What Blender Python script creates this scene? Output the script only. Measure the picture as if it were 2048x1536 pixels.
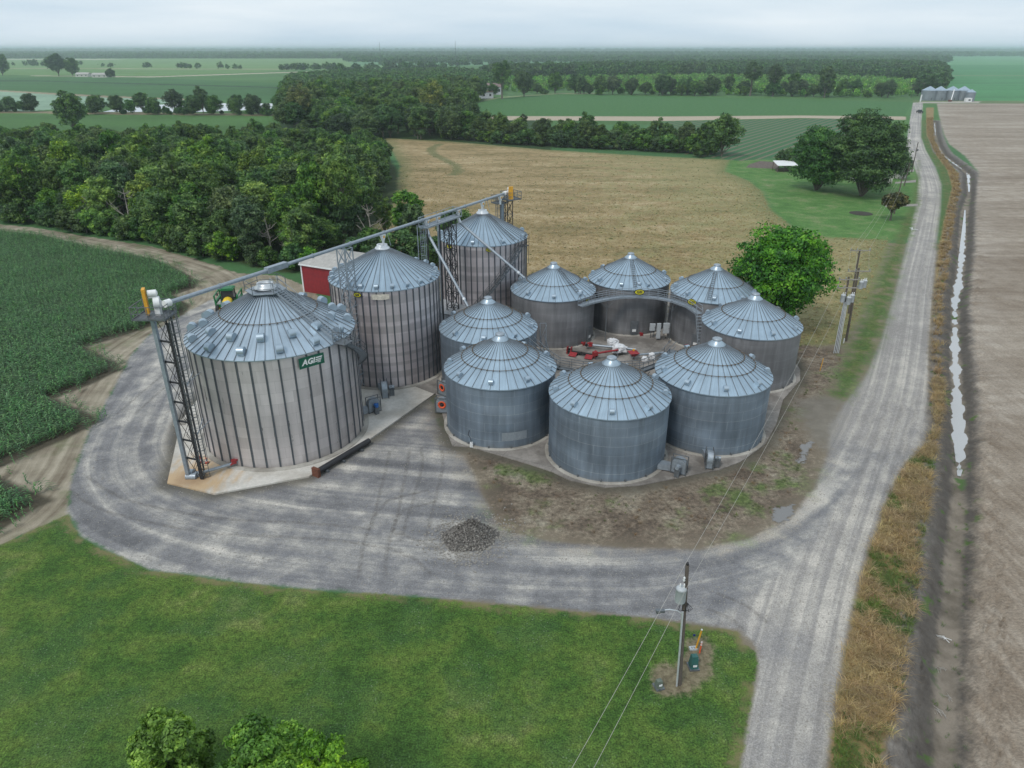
import bpy, math, random
import numpy as np
from mathutils import Vector, Matrix
random.seed(7); rng = np.random.default_rng(7)
PI = math.pi; R = math.radians
for o in list(bpy.data.objects): bpy.data.objects.remove(o)
S = bpy.context.scene; COL = S.collection

# ---------------------------------------------------------------- camera
CAMH, FPX, PITCH = 35.0, 1420.0, math.atan((768-97)/1420.0)
cam = bpy.data.objects.new('camera', bpy.data.cameras.new('camera')); COL.objects.link(cam)
cam.location = (0, 0, CAMH); cam.rotation_euler = (PI/2-PITCH, 0, 0)
cam.data.sensor_width = 36; cam.data.lens = 36*FPX/2048; cam.data.clip_start = .5; cam.data.clip_end = 60000
S.camera = cam
# ---------------------------------------------------------------- world
SUN_EL, SUN_AZ = R(52), R(215)      # azimuth clockwise from +Y: behind and left of the camera
W = bpy.data.worlds.new('World'); S.world = W; W.use_nodes = True
wt = W.node_tree; wt.nodes.clear()
wo = wt.nodes.new('ShaderNodeOutputWorld'); bg = wt.nodes.new('ShaderNodeBackground'); sky = wt.nodes.new('ShaderNodeTexSky')
sky.sky_type = 'NISHITA'; sky.sun_disc = False; sky.sun_elevation = SUN_EL; sky.sun_rotation = SUN_AZ
sky.air_density = 1.5; sky.dust_density = 3; sky.altitude = 60
tc = wt.nodes.new('ShaderNodeTexCoord'); mp = wt.nodes.new('ShaderNodeMapping'); mp.inputs['Scale'].default_value = (1, 1, 9)
cn = wt.nodes.new('ShaderNodeTexNoise'); cn.inputs['Scale'].default_value = 2.2; cn.inputs['Detail'].default_value = 6; cn.inputs['Roughness'].default_value = .5
rp = wt.nodes.new('ShaderNodeValToRGB'); rp.color_ramp.elements[0].position = .34; rp.color_ramp.elements[1].position = .66
rp.color_ramp.elements[0].color = (6.2, 7.7, 9.0, 1); rp.color_ramp.elements[1].color = (8.8, 9.7, 10.4, 1)
mx = wt.nodes.new('ShaderNodeMix'); mx.data_type = 'RGBA'; mx.inputs[0].default_value = .88; sz_ = wt.nodes.new('ShaderNodeSeparateXYZ'); gz = wt.nodes.new('ShaderNodeMapRange'); gz.inputs[1].default_value = 0; gz.inputs[2].default_value = .3; gz.inputs[3].default_value = 1.08; gz.inputs[4].default_value = .97; gm_ = wt.nodes.new('ShaderNodeMix'); gm_.data_type = 'RGBA'; gm_.blend_type = 'MULTIPLY'; gm_.inputs[0].default_value = 1
L = wt.links.new
L(tc.outputs['Generated'], mp.inputs[0]); L(mp.outputs[0], cn.inputs['Vector']); L(cn.outputs['Fac'], rp.inputs[0])
L(sky.outputs[0], mx.inputs[6]); L(rp.outputs[0], mx.inputs[7]); L(tc.outputs['Generated'], sz_.inputs[0]); L(sz_.outputs[2], gz.inputs[0]); L(mx.outputs[2], gm_.inputs[6]); L(gz.outputs[0], gm_.inputs[7]); L(gm_.outputs[2], bg.inputs[0]); L(bg.outputs[0], wo.inputs[0])
bg.inputs[1].default_value = .088
sun = bpy.data.objects.new('sun', bpy.data.lights.new('sun', 'SUN')); COL.objects.link(sun)
sun.data.energy = 1.5; sun.data.angle = R(14); sun.data.color = (1, .96, .9)
sdir = Vector((math.sin(SUN_AZ)*math.cos(SUN_EL), math.cos(SUN_AZ)*math.cos(SUN_EL), math.sin(SUN_EL)))
sun.rotation_euler = sdir.to_track_quat('Z', 'Y').to_euler(); sun.location = (0, 0, 60)
S.view_settings.view_transform = 'Standard'; S.view_settings.look = 'None'; S.view_settings.exposure = 0.16; S.view_settings.gamma = 1
S.render.engine = 'CYCLES'
S.cycles.volume_bounces = 2

# ---------------------------------------------------------------- geometry helpers
cP, sP = math.cos(PITCH), math.sin(PITCH)
def at(u, v, z=0.):
    "ground point that the photograph shows at (u, v) on the level z"
    x = (u-1024)/FPX; y = (768-v)/FPX; t = (z-CAMH)/(-sP+y*cP)
    return Vector((x*t, (cP+y*sP)*t, z))
def poly(pts, z=0.): return [tuple(at(u, v, z)[:2]) for u, v in pts]
class MB:
    def __init__(s): s.v = []; s.f = []; s.m = []; s.sm = []
    def add(s, vs, fs, mi=0, sm=False):
        b = len(s.v); s.v += [tuple(p) for p in vs]; s.f += [tuple(b+i for i in f) for f in fs]; s.m += [mi]*len(fs); s.sm += [sm]*len(fs); return s
    def box(s, c, d, rz=0, mi=0, M=None):
        hx, hy, hz = d[0]/2, d[1]/2, d[2]/2
        vs = [Vector((x, y, z)) for x in (-hx, hx) for y in (-hy, hy) for z in (-hz, hz)]
        if M is None: M = Matrix.Rotation(rz, 3, 'Z')
        vs = [M@p+Vector(c) for p in vs]
        return s.add(vs, [(0, 1, 3, 2), (4, 6, 7, 5), (0, 4, 5, 1), (2, 3, 7, 6), (0, 2, 6, 4), (1, 5, 7, 3)], mi)
    def bar(s, a, b, w, h=None, mi=0):
        a, b = Vector(a), Vector(b); d = b-a
        if d.length < 1e-6: return s
        return s.box((a+b)/2, (d.length, w, h or w), mi=mi, M=d.to_track_quat('X', 'Z').to_matrix())
    def cyl(s, a, b, r0, r1=None, n=12, mi=0, caps=True, sm=True):
        a, b = Vector(a), Vector(b); r1 = r0 if r1 is None else r1
        q = (b-a).to_track_quat('Z', 'Y').to_matrix(); vs = []
        for k in range(n):
            t = 2*PI*k/n; e = Vector((math.cos(t), math.sin(t), 0)); vs += [a+q@(e*r0), b+q@(e*r1)]
        s.add(vs, [(2*k, 2*((k+1) % n), 2*((k+1) % n)+1, 2*k+1) for k in range(n)], mi, sm)
        if caps: s.add(vs, [tuple(2*k for k in range(n))[::-1], tuple(2*k+1 for k in range(n))], mi, False)
        return s
    def tube(s, pts, r, n=8, mi=0):
        pts = [Vector(p) for p in pts]; rs = r if isinstance(r, (list, tuple)) else [r]*len(pts); vs = []; prev = None
        for i, p in enumerate(pts):
            d = (pts[min(i+1, len(pts)-1)]-pts[max(i-1, 0)]).normalized()
            u = (prev - d*prev.dot(d)) if prev else (Vector((0, 0, 1)) if abs(d.z) < .9 else Vector((1, 0, 0))); u = (u-d*u.dot(d)).normalized(); prev = u; w = d.cross(u)
            vs += [p+(u*math.cos(2*PI*k/n)+w*math.sin(2*PI*k/n))*rs[i] for k in range(n)]
        fs = [(i*n+k, i*n+(k+1) % n, (i+1)*n+(k+1) % n, (i+1)*n+k) for i in range(len(pts)-1) for k in range(n)]
        s.add(vs, fs, mi, True); s.add(vs, [tuple(range(n))[::-1], tuple((len(pts)-1)*n+k for k in range(n))], mi); return s
    def lathe(s, prof, n=32, c=(0, 0, 0), mi=0, sm=True, a0=0, a1=2*PI):
        full = abs(a1-a0-2*PI) < 1e-6; m = n if full else n+1; vs = []
        for k in range(m):
            t = a0+(a1-a0)*k/n
            vs += [(c[0]+r*math.cos(t), c[1]+r*math.sin(t), c[2]+z) for r, z in prof]
        P = len(prof)
        return s.add(vs, [(k*P+j, ((k+1) % m)*P+j, ((k+1) % m)*P+j+1, k*P+j+1) for k in range(n) for j in range(P-1)], mi, sm)
    def prism(s, pts, z0, z1, mi=0):
        n = len(pts); vs = [(x, y, z0) for x, y in pts]+[(x, y, z1) for x, y in pts]
        return s.add(vs, [tuple(range(n))[::-1], tuple(range(n, 2*n))]+[(k, (k+1) % n, n+(k+1) % n, n+k) for k in range(n)], mi)
    def mesh(s, name):
        me = bpy.data.meshes.new(name); me.from_pydata([tuple(p) for p in s.v], [], s.f)
        me.polygons.foreach_set('material_index', s.m); me.polygons.foreach_set('use_smooth', s.sm); me.update(); return me
    def build(s, name, mats, parent=None, loc=None, rz=0):
        return mkobj(name, s.mesh(name), mats, parent, loc, rz)
def mkobj(name, me, mats, parent=None, loc=None, rz=0):
    for m in (mats if isinstance(mats, (list, tuple)) else [mats]): me.materials.append(m)
    o = bpy.data.objects.new(name, me); COL.objects.link(o)
    if parent: o.parent = parent
    if loc is not None: o.location = loc
    if rz: o.rotation_euler[2] = rz
    return o
def tag(o, label=None, cat=None, group=None, kind=None):
    if label: o['label'] = label
    if cat: o['category'] = cat
    if group: o['group'] = group
    if kind: o['kind'] = kind
    return o
def thing(name, label, cat, loc=(0, 0, 0), rz=0, group=None):
    o = bpy.data.objects.new(name, None); COL.objects.link(o); o.location = loc; o.rotation_euler[2] = rz; o.empty_display_size = .5
    return tag(o, label, cat, group)
KIDS = {}
def copy_tree(o, parent=None):
    c = o.copy(); COL.objects.link(c)
    if parent: c.parent = parent
    for ch in [x for x in bpy.data.objects if x.parent == o]: copy_tree(ch, c)
    return c
def textmesh(mb, txt, size, M, mi=0, shear=0., offset=0., depth=.01):
    cu = bpy.data.curves.new('t', 'FONT'); cu.body = txt; cu.size = size; cu.align_x = 'CENTER'; cu.align_y = 'CENTER'; cu.shear = shear; cu.offset = offset; cu.extrude = depth; cu.resolution_u = 2
    ob = bpy.data.objects.new('t', cu); COL.objects.link(ob); dg = bpy.context.evaluated_depsgraph_get(); dg.update()
    me = bpy.data.meshes.new_from_object(ob.evaluated_get(dg))
    mb.add([M@v.co for v in me.vertices], [tuple(p.vertices) for p in me.polygons], mi)
    bpy.data.objects.remove(ob); bpy.data.meshes.remove(me); bpy.data.curves.remove(cu)

# ---------------------------------------------------------------- materials
class Mat:
    def __init__(s, name):
        s.m = bpy.data.materials.new(name); s.m.use_nodes = True; s.t = s.m.node_tree; s.t.nodes.clear()
        s.out = s.t.nodes.new('ShaderNodeOutputMaterial')
    def n(s, typ, **kw):
        x = s.t.nodes.new('ShaderNode'+typ)
        for k, v in kw.items(): setattr(x, k, v)
        return x
    def put(s, sock, val):
        if val is None: return
        if isinstance(val, bpy.types.NodeSocket): s.t.links.new(val, sock)
        elif isinstance(val, (tuple, list)) and len(val) == 3 and sock.type == 'RGBA': sock.default_value = (*val, 1)
        else: sock.default_value = val
    def attr(s, name, out='Fac'): return s.n('Attribute', attribute_name=name).outputs[out]
    def pos(s): return s.n('NewGeometry').outputs['Position']
    def math(s, op, a, b=None, c=None):
        x = s.n('Math', operation=op); s.put(x.inputs[0], a); s.put(x.inputs[1], b); s.put(x.inputs[2], c); return x.outputs[0]
    def mapv(s, vec, scale=(1, 1, 1), rot=(0, 0, 0), loc=(0, 0, 0)):
        x = s.n('Mapping'); s.put(x.inputs[0], vec); x.inputs['Scale'].default_value = scale; x.inputs['Rotation'].default_value = rot; x.inputs['Location'].default_value = loc; return x.outputs[0]
    def noise(s, vec, sc, det=3, rough=.55, dist=0, out='Fac'):
        x = s.n('TexNoise'); s.put(x.inputs['Vector'], vec); x.inputs['Scale'].default_value = sc; x.inputs['Detail'].default_value = det; x.inputs['Roughness'].default_value = rough; x.inputs['Distortion'].default_value = dist; return x.outputs[out]
    def ramp(s, fac, stops):
        x = s.n('ValToRGB'); s.put(x.inputs[0], fac); e = x.color_ramp.elements
        while len(e) < len(stops): e.new(.5)
        for el, (p, c) in zip(e, stops): el.position = p; el.color = (*c, 1) if isinstance(c, (tuple, list)) else (c, c, c, 1)
        return x.outputs[0]
    def mix(s, f, a, b, mode='MIX'):
        x = s.n('Mix', data_type='RGBA', blend_type=mode); s.put(x.inputs[0], f); s.put(x.inputs[6], a); s.put(x.inputs[7], b); return x.outputs[2]
    def sm(s, x_, lo, hi, a=0., b=1.):
        x = s.n('MapRange', interpolation_type='SMOOTHSTEP'); s.put(x.inputs[0], x_); s.put(x.inputs[1], lo); s.put(x.inputs[2], hi); s.put(x.inputs[3], a); s.put(x.inputs[4], b); return x.outputs[0]
    def lin(s, x_, lo, hi, a=0., b=1.):
        x = s.n('MapRange'); s.put(x.inputs[0], x_); s.put(x.inputs[1], lo); s.put(x.inputs[2], hi); s.put(x.inputs[3], a); s.put(x.inputs[4], b); return x.outputs[0]
    def bump(s, h, dist=.05, st=1.):
        x = s.n('Bump'); s.put(x.inputs['Height'], h); x.inputs['Distance'].default_value = dist; x.inputs['Strength'].default_value = st; return x.outputs[0]
    def bsdf(s, col, rough=.8, metal=0., norm=None, spec=.5, **kw):
        x = s.n('BsdfPrincipled'); s.put(x.inputs['Base Color'], col); s.put(x.inputs['Roughness'], rough); s.put(x.inputs['Metallic'], metal); s.put(x.inputs['Normal'], norm); s.put(x.inputs['Specular IOR Level'], spec)
        for k, v in kw.items(): s.put(x.inputs[k], v)
        s.t.links.new(x.outputs[0], s.out.inputs[0]); return s.m
def plain(name, col, rough=.6, metal=0., var=.25, sc=3.):
    "painted or worn surface: colour broken up by dirt-sized noise"
    k = Mat(name); tcx = k.n('TexCoord').outputs['Object']; n = k.noise(tcx, sc, 5, .6)
    c = k.mix(1, col, k.ramp(n, [(.3, 1-var), (.7, 1+var*.4)]), 'MULTIPLY')
    return k.bsdf(c, k.lin(n, .3, .7, max(rough-.08, .05), min(rough+.12, 1)), metal)
def m_wall(name, c1, c2, mort, bw, rh, band=0., rough=.5, metal=.6, streak=.25):
    k = Mat(name); uv = k.n('UVMap').outputs[0]; b = k.n('TexBrick'); b.offset = .5
    k.put(b.inputs['Vector'], uv); k.put(b.inputs['Color1'], c1); k.put(b.inputs['Color2'], c2); k.put(b.inputs['Mortar'], mort)
    b.inputs['Scale'].default_value = 1; b.inputs['Mortar Size'].default_value = .012; b.inputs['Mortar Smooth'].default_value = .3; b.inputs['Bias'].default_value = -.1
    b.inputs['Brick Width'].default_value = bw; b.inputs['Row Height'].default_value = rh
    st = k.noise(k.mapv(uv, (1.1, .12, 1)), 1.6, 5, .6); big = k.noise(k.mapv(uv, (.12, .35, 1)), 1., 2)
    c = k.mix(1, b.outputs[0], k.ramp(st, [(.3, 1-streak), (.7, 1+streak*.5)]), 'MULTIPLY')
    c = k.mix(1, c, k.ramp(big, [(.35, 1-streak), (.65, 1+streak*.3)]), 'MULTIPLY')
    if band:
        r = k.noise(k.mapv(uv, (0.0, .9, 1)), 1., 0); c = k.mix(k.sm(r, .5, .56, 0, band), c, (.1, .09, .09))
    sp = k.n('SeparateXYZ'); k.put(sp.inputs[0], uv)
    dirt = k.math('ADD', sp.outputs[1], k.math('MULTIPLY', k.noise(uv, 1.2, 4), 1.2)); c = k.mix(k.sm(dirt, .5, 1.3, .4, 0), c, (.16, .14, .12))
    return k.bsdf(c, k.lin(st, .3, .7, rough-.08, rough+.1), metal)
def m_roof(name, col, rough=.42, metal=.55, rust=0.):
    k = Mat(name); uv = k.n('UVMap').outputs[0]; tcx = k.n('TexCoord').outputs['Object']
    st = k.noise(k.mapv(uv, (2.5, .5, 1)), 1.5, 5, .65); pn = k.noise(tcx, .45, 3); sp = k.noise(tcx, 5, 4, .7)
    c = k.mix(1, col, k.ramp(st, [(.25, .78), (.7, 1.08)]), 'MULTIPLY'); c = k.mix(1, c, k.ramp(pn, [(.35, .88), (.65, 1.06)]), 'MULTIPLY')
    c = k.mix(k.sm(sp, .62, .75, 0, .25), c, (.16, .15, .14))
    if rust:
        s2 = k.n('SeparateXYZ'); k.put(s2.inputs[0], uv)
        f = k.sm(k.math('ADD', s2.outputs[1], k.math('MULTIPLY', k.noise(k.mapv(uv, (4, .4, 1)), 2, 4), rust)), .98, 1.06)
        c = k.mix(k.math('MULTIPLY', f, .65), c, (.3, .15, .07))
    return k.bsdf(c, k.lin(st, .3, .7, rough-.07, rough+.12), metal)
M_WALL = m_wall('old_galvanised_corrugated_steel', (.22, .275, .335), (.265, .32, .38), (.42, .46, .49), 2.87, .93, streak=.28)
M_WALL2 = m_wall('dull_galvanised_corrugated_steel', (.245, .245, .255), (.29, .29, .30), (.33, .34, .35), 2.87, .93, streak=.28)
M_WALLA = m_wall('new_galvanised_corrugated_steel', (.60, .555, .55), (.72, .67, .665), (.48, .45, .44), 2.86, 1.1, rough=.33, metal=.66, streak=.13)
M_WALLB = m_wall('weathered_galvanised_corrugated_steel', (.58, .52, .53), (.68, .62, .62), (.74, .68, .67), 2.4, 1.1, band=.25, rough=.36, metal=.62, streak=.12)
M_ROOF = m_roof('galvanised_roof_sheet', (.37, .475, .565)); M_ROOFR = m_roof('galvanised_roof_sheet_rusty_peak', (.37, .475, .565), rust=.16)
M_ROOFA = m_roof('new_galvanised_roof_sheet', (.42, .51, .59), .36)
M_RIB = plain('roof_seam_dark', (.19, .215, .24), .6, .4); M_RING = plain('rusty_hoop', (.16, .125, .09), .8, .3, .4, 8)
M_GALV = plain('galvanised_steel', (.33, .375, .42), .45, .45, .2, 4); M_GALVD = plain('dark_galvanised_steel', (.17, .185, .2), .5, .5)
M_STIFF = plain('stiffener_steel', (.15, .165, .185), .5, .5); M_BLACK = plain('black_painted_steel', (.025, .025, .028), .6); M_DARK = plain('dark_opening', (.02, .02, .02), .9)
M_SILV = plain('bright_silver_paint', (.62, .65, .68), .35, .4, .12); M_WHITE = plain('white_paint', (.75, .76, .76), .5, 0, .12); M_YEL = plain('safety_yellow_paint', (.72, .36, .03), .5, 0, .2)
M_RED = plain('faded_red_paint', (.30, .025, .03), .45, 0, .3); M_ORG = plain('orange_plastic', (.8, .12, .04), .5); M_TARP = plain('white_tarpaulin', (.66, .67, .69), .6, 0, .15, 5)
M_WOOD = plain('weathered_pole_wood', (.12, .1, .085), .9, 0, .35, 6); M_LOGOY = plain('logo_yellow', (.6, .55, .03), .5); M_LOGOG = plain('sign_green', (.005, .10, .06), .4, 0, .05); M_RUST = plain('rusted_steel', (.16, .06, .035), .85, .1, .4, 6)
M_TGREEN = plain('machinery_green', (.015, .16, .05), .4); M_GLASS = plain('dark_cab_glass', (.02, .025, .03), .08, 0, .05); M_TYRE = plain('tyre_rubber', (.02, .02, .02), .85)
M_BOXG = plain('grey_enclosure_paint', (.45, .48, .5), .5, 0, .1); M_PEDG = plain('green_pedestal_paint', (.03, .12, .11), .5); M_BLUE = plain('blue_motor_paint', (.02, .14, .45), .4)
M_PLANK = plain('grey_boards', (.3, .28, .25), .85, 0, .3)

def m_concrete(name, base, dark, stain=0., seams=4.):
    k = Mat(name); p = k.pos(); n = k.noise(p, .35, 5, .6); f = k.noise(p, 4, 5, .7); st = k.noise(k.mapv(p, (.6, .25, 1), (0, 0, .9)), 1., 4, .6)
    c = k.mix(k.sm(n, .35, .65), dark, base); c = k.mix(1, c, k.ramp(f, [(.3, .82), (.7, 1.06)]), 'MULTIPLY'); c = k.mix(k.sm(st, .55, .72, 0, .5), c, dark)
    if seams:
        b = k.n('TexBrick'); b.offset = 0; k.put(b.inputs['Vector'], k.mapv(p, rot=(0, 0, .45))); b.inputs['Scale'].default_value = 1; b.inputs['Mortar Size'].default_value = .03; b.inputs['Brick Width'].default_value = seams; b.inputs['Row Height'].default_value = seams
        c = k.mix(k.math('MULTIPLY', b.outputs['Fac'], .5), c, (.07, .065, .06))
    if stain:
        sp = k.n('VectorMath', operation='DISTANCE'); k.put(sp.inputs[0], p); sp.inputs[1].default_value = at(385, 958)
        d = k.math('ADD', sp.outputs['Value'], k.math('MULTIPLY', k.noise(k.mapv(p, (1.6, .5, 1), (0, 0, .5)), 1.1, 4), -9.))
        c = k.mix(k.sm(d, -3.2, .6, .75, 0), c, (.50, .33, .16)); d2 = k.math('ADD', sp.outputs['Value'], k.math('MULTIPLY', k.noise(p, .9, 4), 1.6)); c = k.mix(k.sm(d2, 1.6, 2.8, .6, 0), c, (.30, .19, .11))
    return k.bsdf(c, .85, 0, k.bump(f, .02, .4))
M_PADA = m_concrete('pale_concrete', (.60, .575, .53), (.45, .42, .37), stain=1, seams=0)
M_PADD = m_concrete('stained_concrete', (.30, .275, .25), (.15, .135, .12), seams=5.2); M_FOUND = m_concrete('foundation_concrete', (.42, .4, .36), (.25, .23, .2), seams=0)

def m_leaf(name, a, b, c, rgh=.55):
    k = Mat(name); oi = k.n('ObjectInfo'); p = k.n('TexCoord').outputs['Object']; lf = k.attr('lf')
    n = k.noise(p, .5, 2); f = k.math('ADD', k.math('MULTIPLY', k.lin(n, .3, .7, .1, .9), .72), k.math('MULTIPLY', lf, .30))
    col = k.ramp(f, [(.3, a), (.55, b), (.85, c)])
    hs = k.n('HueSaturation'); k.put(hs.inputs['Color'], col); k.put(hs.inputs['Hue'], k.lin(oi.outputs['Random'], 0, 1, .482, .52)); k.put(hs.inputs['Value'], k.lin(k.math('FRACT', k.math('MULTIPLY', oi.outputs['Random'], 7.3)), 0, 1, .72, 1.3)); k.put(hs.inputs['Saturation'], k.lin(k.math('FRACT', k.math('MULTIPLY', oi.outputs['Random'], 3.7)), 0, 1, .8, 1.1))
    col = k.mix(1, hs.outputs[0], oi.outputs['Color'], 'MULTIPLY')
    d = k.n('BsdfPrincipled'); k.put(d.inputs['Base Color'], col); k.put(d.inputs['Roughness'], rgh); k.put(d.inputs['Specular IOR Level'], .4)
    t = k.n('BsdfTranslucent'); k.put(t.inputs[0], k.mix(1, col, (1.1, 1.25, .6), 'MULTIPLY')); ms = k.n('MixShader'); ms.inputs[0].default_value = .22
    k.t.links.new(d.outputs[0], ms.inputs[1]); k.t.links.new(t.outputs[0], ms.inputs[2]); k.t.links.new(ms.outputs[0], k.out.inputs[0]); return k.m
M_LEAF = m_leaf('broadleaf_foliage', (.022, .062, .013), (.078, .165, .029), (.225, .335, .062))
M_CORN = m_leaf('maize_leaf', (.02, .075, .022), (.075, .195, .055), (.20, .38, .13), .5)
M_DRY = m_leaf('dry_grass_blade', (.24, .18, .09), (.43, .33, .175), (.62, .53, .33))
M_WEED = m_leaf('weed_leaf', (.05, .1, .02), (.09, .16, .035), (.17, .22, .07))
M_BARK = plain('tree_bark', (.16, .14, .115), .95, 0, .4, 3)
def m_water():
    k = Mat('still_water'); p = k.pos(); return k.bsdf((.42, .42, .42), .07, 0, k.bump(k.noise(p, 2., 3), .02, .25), .7)
M_WATER = m_water()

# ---------------------------------------------------------------- ground zones (outlines in metres, read off the photograph)
def strip(left, right): return poly(left+right[::-1])
Z = {}
Z['lawn'] = poly([(-300, 1200), (0, 1090), (70, 1058), (136, 1030), (160, 1075), (205, 1098), (270, 1128), (300, 1142), (380, 1150), (480, 1165), (640, 1182), (800, 1192), (950, 1204), (1100, 1218), (1250, 1232), (1310, 1238), (1380, 1247), (1440, 1256), (1478, 1262), (1486, 1288), (1512, 1300), (1516, 1340), (1500, 1420), (1480, 1536), (1450, 1900), (-900, 1900)])
Z['gravel'] = poly([(1475, 1700), (1480, 1536), (1500, 1420), (1516, 1330), (1510, 1290), (1480, 1262), (1440, 1255), (1310, 1237), (1100, 1216), (950, 1202), (800, 1191), (640, 1180), (480, 1166), (380, 1150), (300, 1140), (205, 1095), (160, 1070), (136, 1020), (146, 950), (180, 860), (215, 800), (245, 745), (262, 710), (300, 668), (345, 640), (420, 600), (520, 580), (600, 592), (660, 640), (780, 760), (860, 790), (880, 850), (930, 910), (970, 1000), (1000, 1060), (1100, 1082), (1250, 1096), (1400, 1098), (1500, 1078), (1580, 1036), (1630, 975), (1655, 910), (1660, 850), (1690, 805), (1725, 760), (1740, 735), (1765, 670), (1790, 580), (1815, 480), (1832, 400), (1836, 355), (1822, 322), (1812, 292), (1818, 250), (1826, 205), (1846, 205), (1843, 240), (1843, 275), (1852, 300), (1872, 335), (1884, 370), (1882, 420), (1873, 500), (1864, 600), (1856, 700), (1860, 780), (1868, 830), (1850, 890), (1810, 925), (1780, 985), (1752, 1060), (1725, 1140), (1702, 1240), (1682, 1350), (1668, 1450), (1655, 1536), (1630, 1700)])
Z['rough'] = poly([(855, 790), (880, 860), (905, 900), (950, 950), (985, 1030), (1010, 1062), (1100, 1080), (1250, 1094), (1390, 1096), (1480, 1082), (1560, 1045), (1620, 980), (1640, 900), (1600, 840), (1640, 800), (1690, 780), (1700, 740), (1700, 700), (1600, 680), (1580, 660), (1300, 650), (900, 700)])
Z['track'] = poly([(-400, 420), (0, 449), (60, 454), (180, 474), (300, 492), (370, 512), (430, 530), (470, 545), (560, 552), (620, 575), (680, 640), (600, 700), (420, 640), (345, 642), (300, 670), (262, 712), (245, 748), (215, 802), (180, 862), (146, 952), (136, 1030), (70, 1060), (0, 1092), (-300, 1210), (-600, 1100), (-500, 600)])
Z['corn'] = None
CORN = [poly([(-420, 440), (0, 462), (80, 470), (177, 494), (305, 518), (354, 538), (393, 562), (388, 576), (345, 590), (378, 612), (366, 629), (266, 664), (168, 695), (235, 729), (241, 738), (186, 766), (106, 797), (133, 811), (190, 835), (193, 844), (150, 868), (0, 934), (-300, 1060), (-700, 900)]),
        poly([(-200, 890), (0, 959), (53, 981), (104, 1001), (58, 1023), (0, 1060), (-200, 1160)])]
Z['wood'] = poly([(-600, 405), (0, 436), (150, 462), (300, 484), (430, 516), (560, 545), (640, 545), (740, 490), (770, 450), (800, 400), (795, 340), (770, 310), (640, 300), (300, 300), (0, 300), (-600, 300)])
Z['dry'] = poly([(770, 276), (900, 283), (1100, 300), (1300, 312), (1462, 320), (1452, 342), (1500, 362), (1528, 385), (1545, 420), (1590, 455), (1650, 472), (1782, 476), (1768, 520), (1740, 600), (1690, 690), (1600, 690), (1500, 690), (900, 640), (740, 560), (730, 470), (790, 400), (800, 330)])
Z['upper'] = poly([(1462, 318), (1600, 322), (1700, 318), (1812, 300), (1824, 330), (1836, 360), (1832, 410), (1818, 474), (1782, 480), (1650, 474), (1590, 457), (1545, 420), (1528, 385), (1500, 362), (1450, 342)])
Z['verge'] = strip([(1838, 320), (1828, 400), (1800, 460), (1780, 500), (1755, 560), (1725, 640), (1690, 720), (1660, 790)], [(1836, 358), (1835, 405), (1815, 480), (1800, 540), (1780, 615), (1755, 690), (1730, 740), (1695, 800)][:])
Z['orange'] = poly([(1655, 1536), (1668, 1450), (1684, 1350), (1704, 1240), (1727, 1140), (1754, 1060), (1782, 985), (1815, 925), (1850, 895), (1866, 850), (1862, 790), (1860, 700), (1866, 600), (1877, 500), (1893, 420), (1904, 375), (1894, 340), (1868, 306), (1853, 270), (1852, 215), (1868, 215), (1866, 250), (1870, 285), (1892, 320), (1918, 350), (1922, 385), (1908, 450), (1902, 520), (1890, 600), (1886, 700), (1888, 800), (1878, 880), (1868, 930), (1862, 1000), (1845, 1100), (1838, 1180), (1828, 1250), (1812, 1350), (1790, 1450), (1775, 1536), (1740, 1700), (1630, 1700)])
Z['ditch'] = poly([(1864, 1700), (1872, 1536), (1874, 1400), (1876, 1300), (1888, 1200), (1895, 1100), (1904, 1000), (1911, 930), (1909, 863), (1906, 821), (1905, 750), (1904, 692), (1905, 640), (1904, 598), (1910, 560), (1916, 520), (1922, 420), (1930, 400), (1936, 385), (1934, 345), (1908, 325), (1882, 306), (1874, 288), (1868, 268), (1866, 241), (1872, 241), (1874, 268), (1880, 288), (1890, 306), (1916, 325), (1942, 345), (1943, 385), (1941, 400), (1938, 420), (1932, 520), (1930, 560), (1920, 598), (1920, 640), (1923, 692), (1927, 750), (1934, 821), (1938, 863), (1934, 930), (1936, 1000), (1934, 1100), (1932, 1200), (1924, 1300), (1922, 1400), (1924, 1536), (1926, 1700)])
Z['plough'] = poly([(1946, 1700), (1944, 1536), (1940, 1400), (1942, 1250), (1952, 1100), (1958, 960), (1960, 860), (1956, 800), (1946, 700), (1940, 600), (1950, 500), (1952, 400), (1958, 345), (1930, 312), (1898, 288), (1888, 268), (1878, 230), (1874, 207), (2200, 207), (3600, 208), (3200, 1700)])
Z['bare'] = poly([(1300, 1345), (1330, 1325), (1350, 1340), (1372, 1300), (1380, 1275), (1410, 1272), (1432, 1300), (1418, 1345), (1395, 1372), (1380, 1392), (1330, 1392), (1302, 1375)])
Z['mud'] = poly([(1590, 800), (1650, 790), (1690, 800), (1680, 850), (1655, 905), (1610, 860)])
Z['puddle'] = poly([(1598, 888), (1625, 884), (1618, 900), (1612, 925), (1592, 925), (1600, 905)])
Z['puddle2'] = poly([(1545, 1012), (1592, 1008), (1588, 1028), (1560, 1048), (1542, 1040), (1550, 1024)])
Z['rows'] = poly([(1330, 243), (1712, 236), (1712, 250), (1700, 302), (1480, 322), (1300, 300)])
Z['soy'] = poly([(930, 212), (1000, 196), (1120, 188), (1826, 204), (1806, 236), (1600, 231), (1330, 234), (1000, 232), (900, 236)])
Z['head'] = poly([(940, 232), (1330, 233), (1600, 231), (1812, 233), (1812, 240), (1600, 236), (1330, 242), (940, 240)])
del Z['corn']
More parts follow.
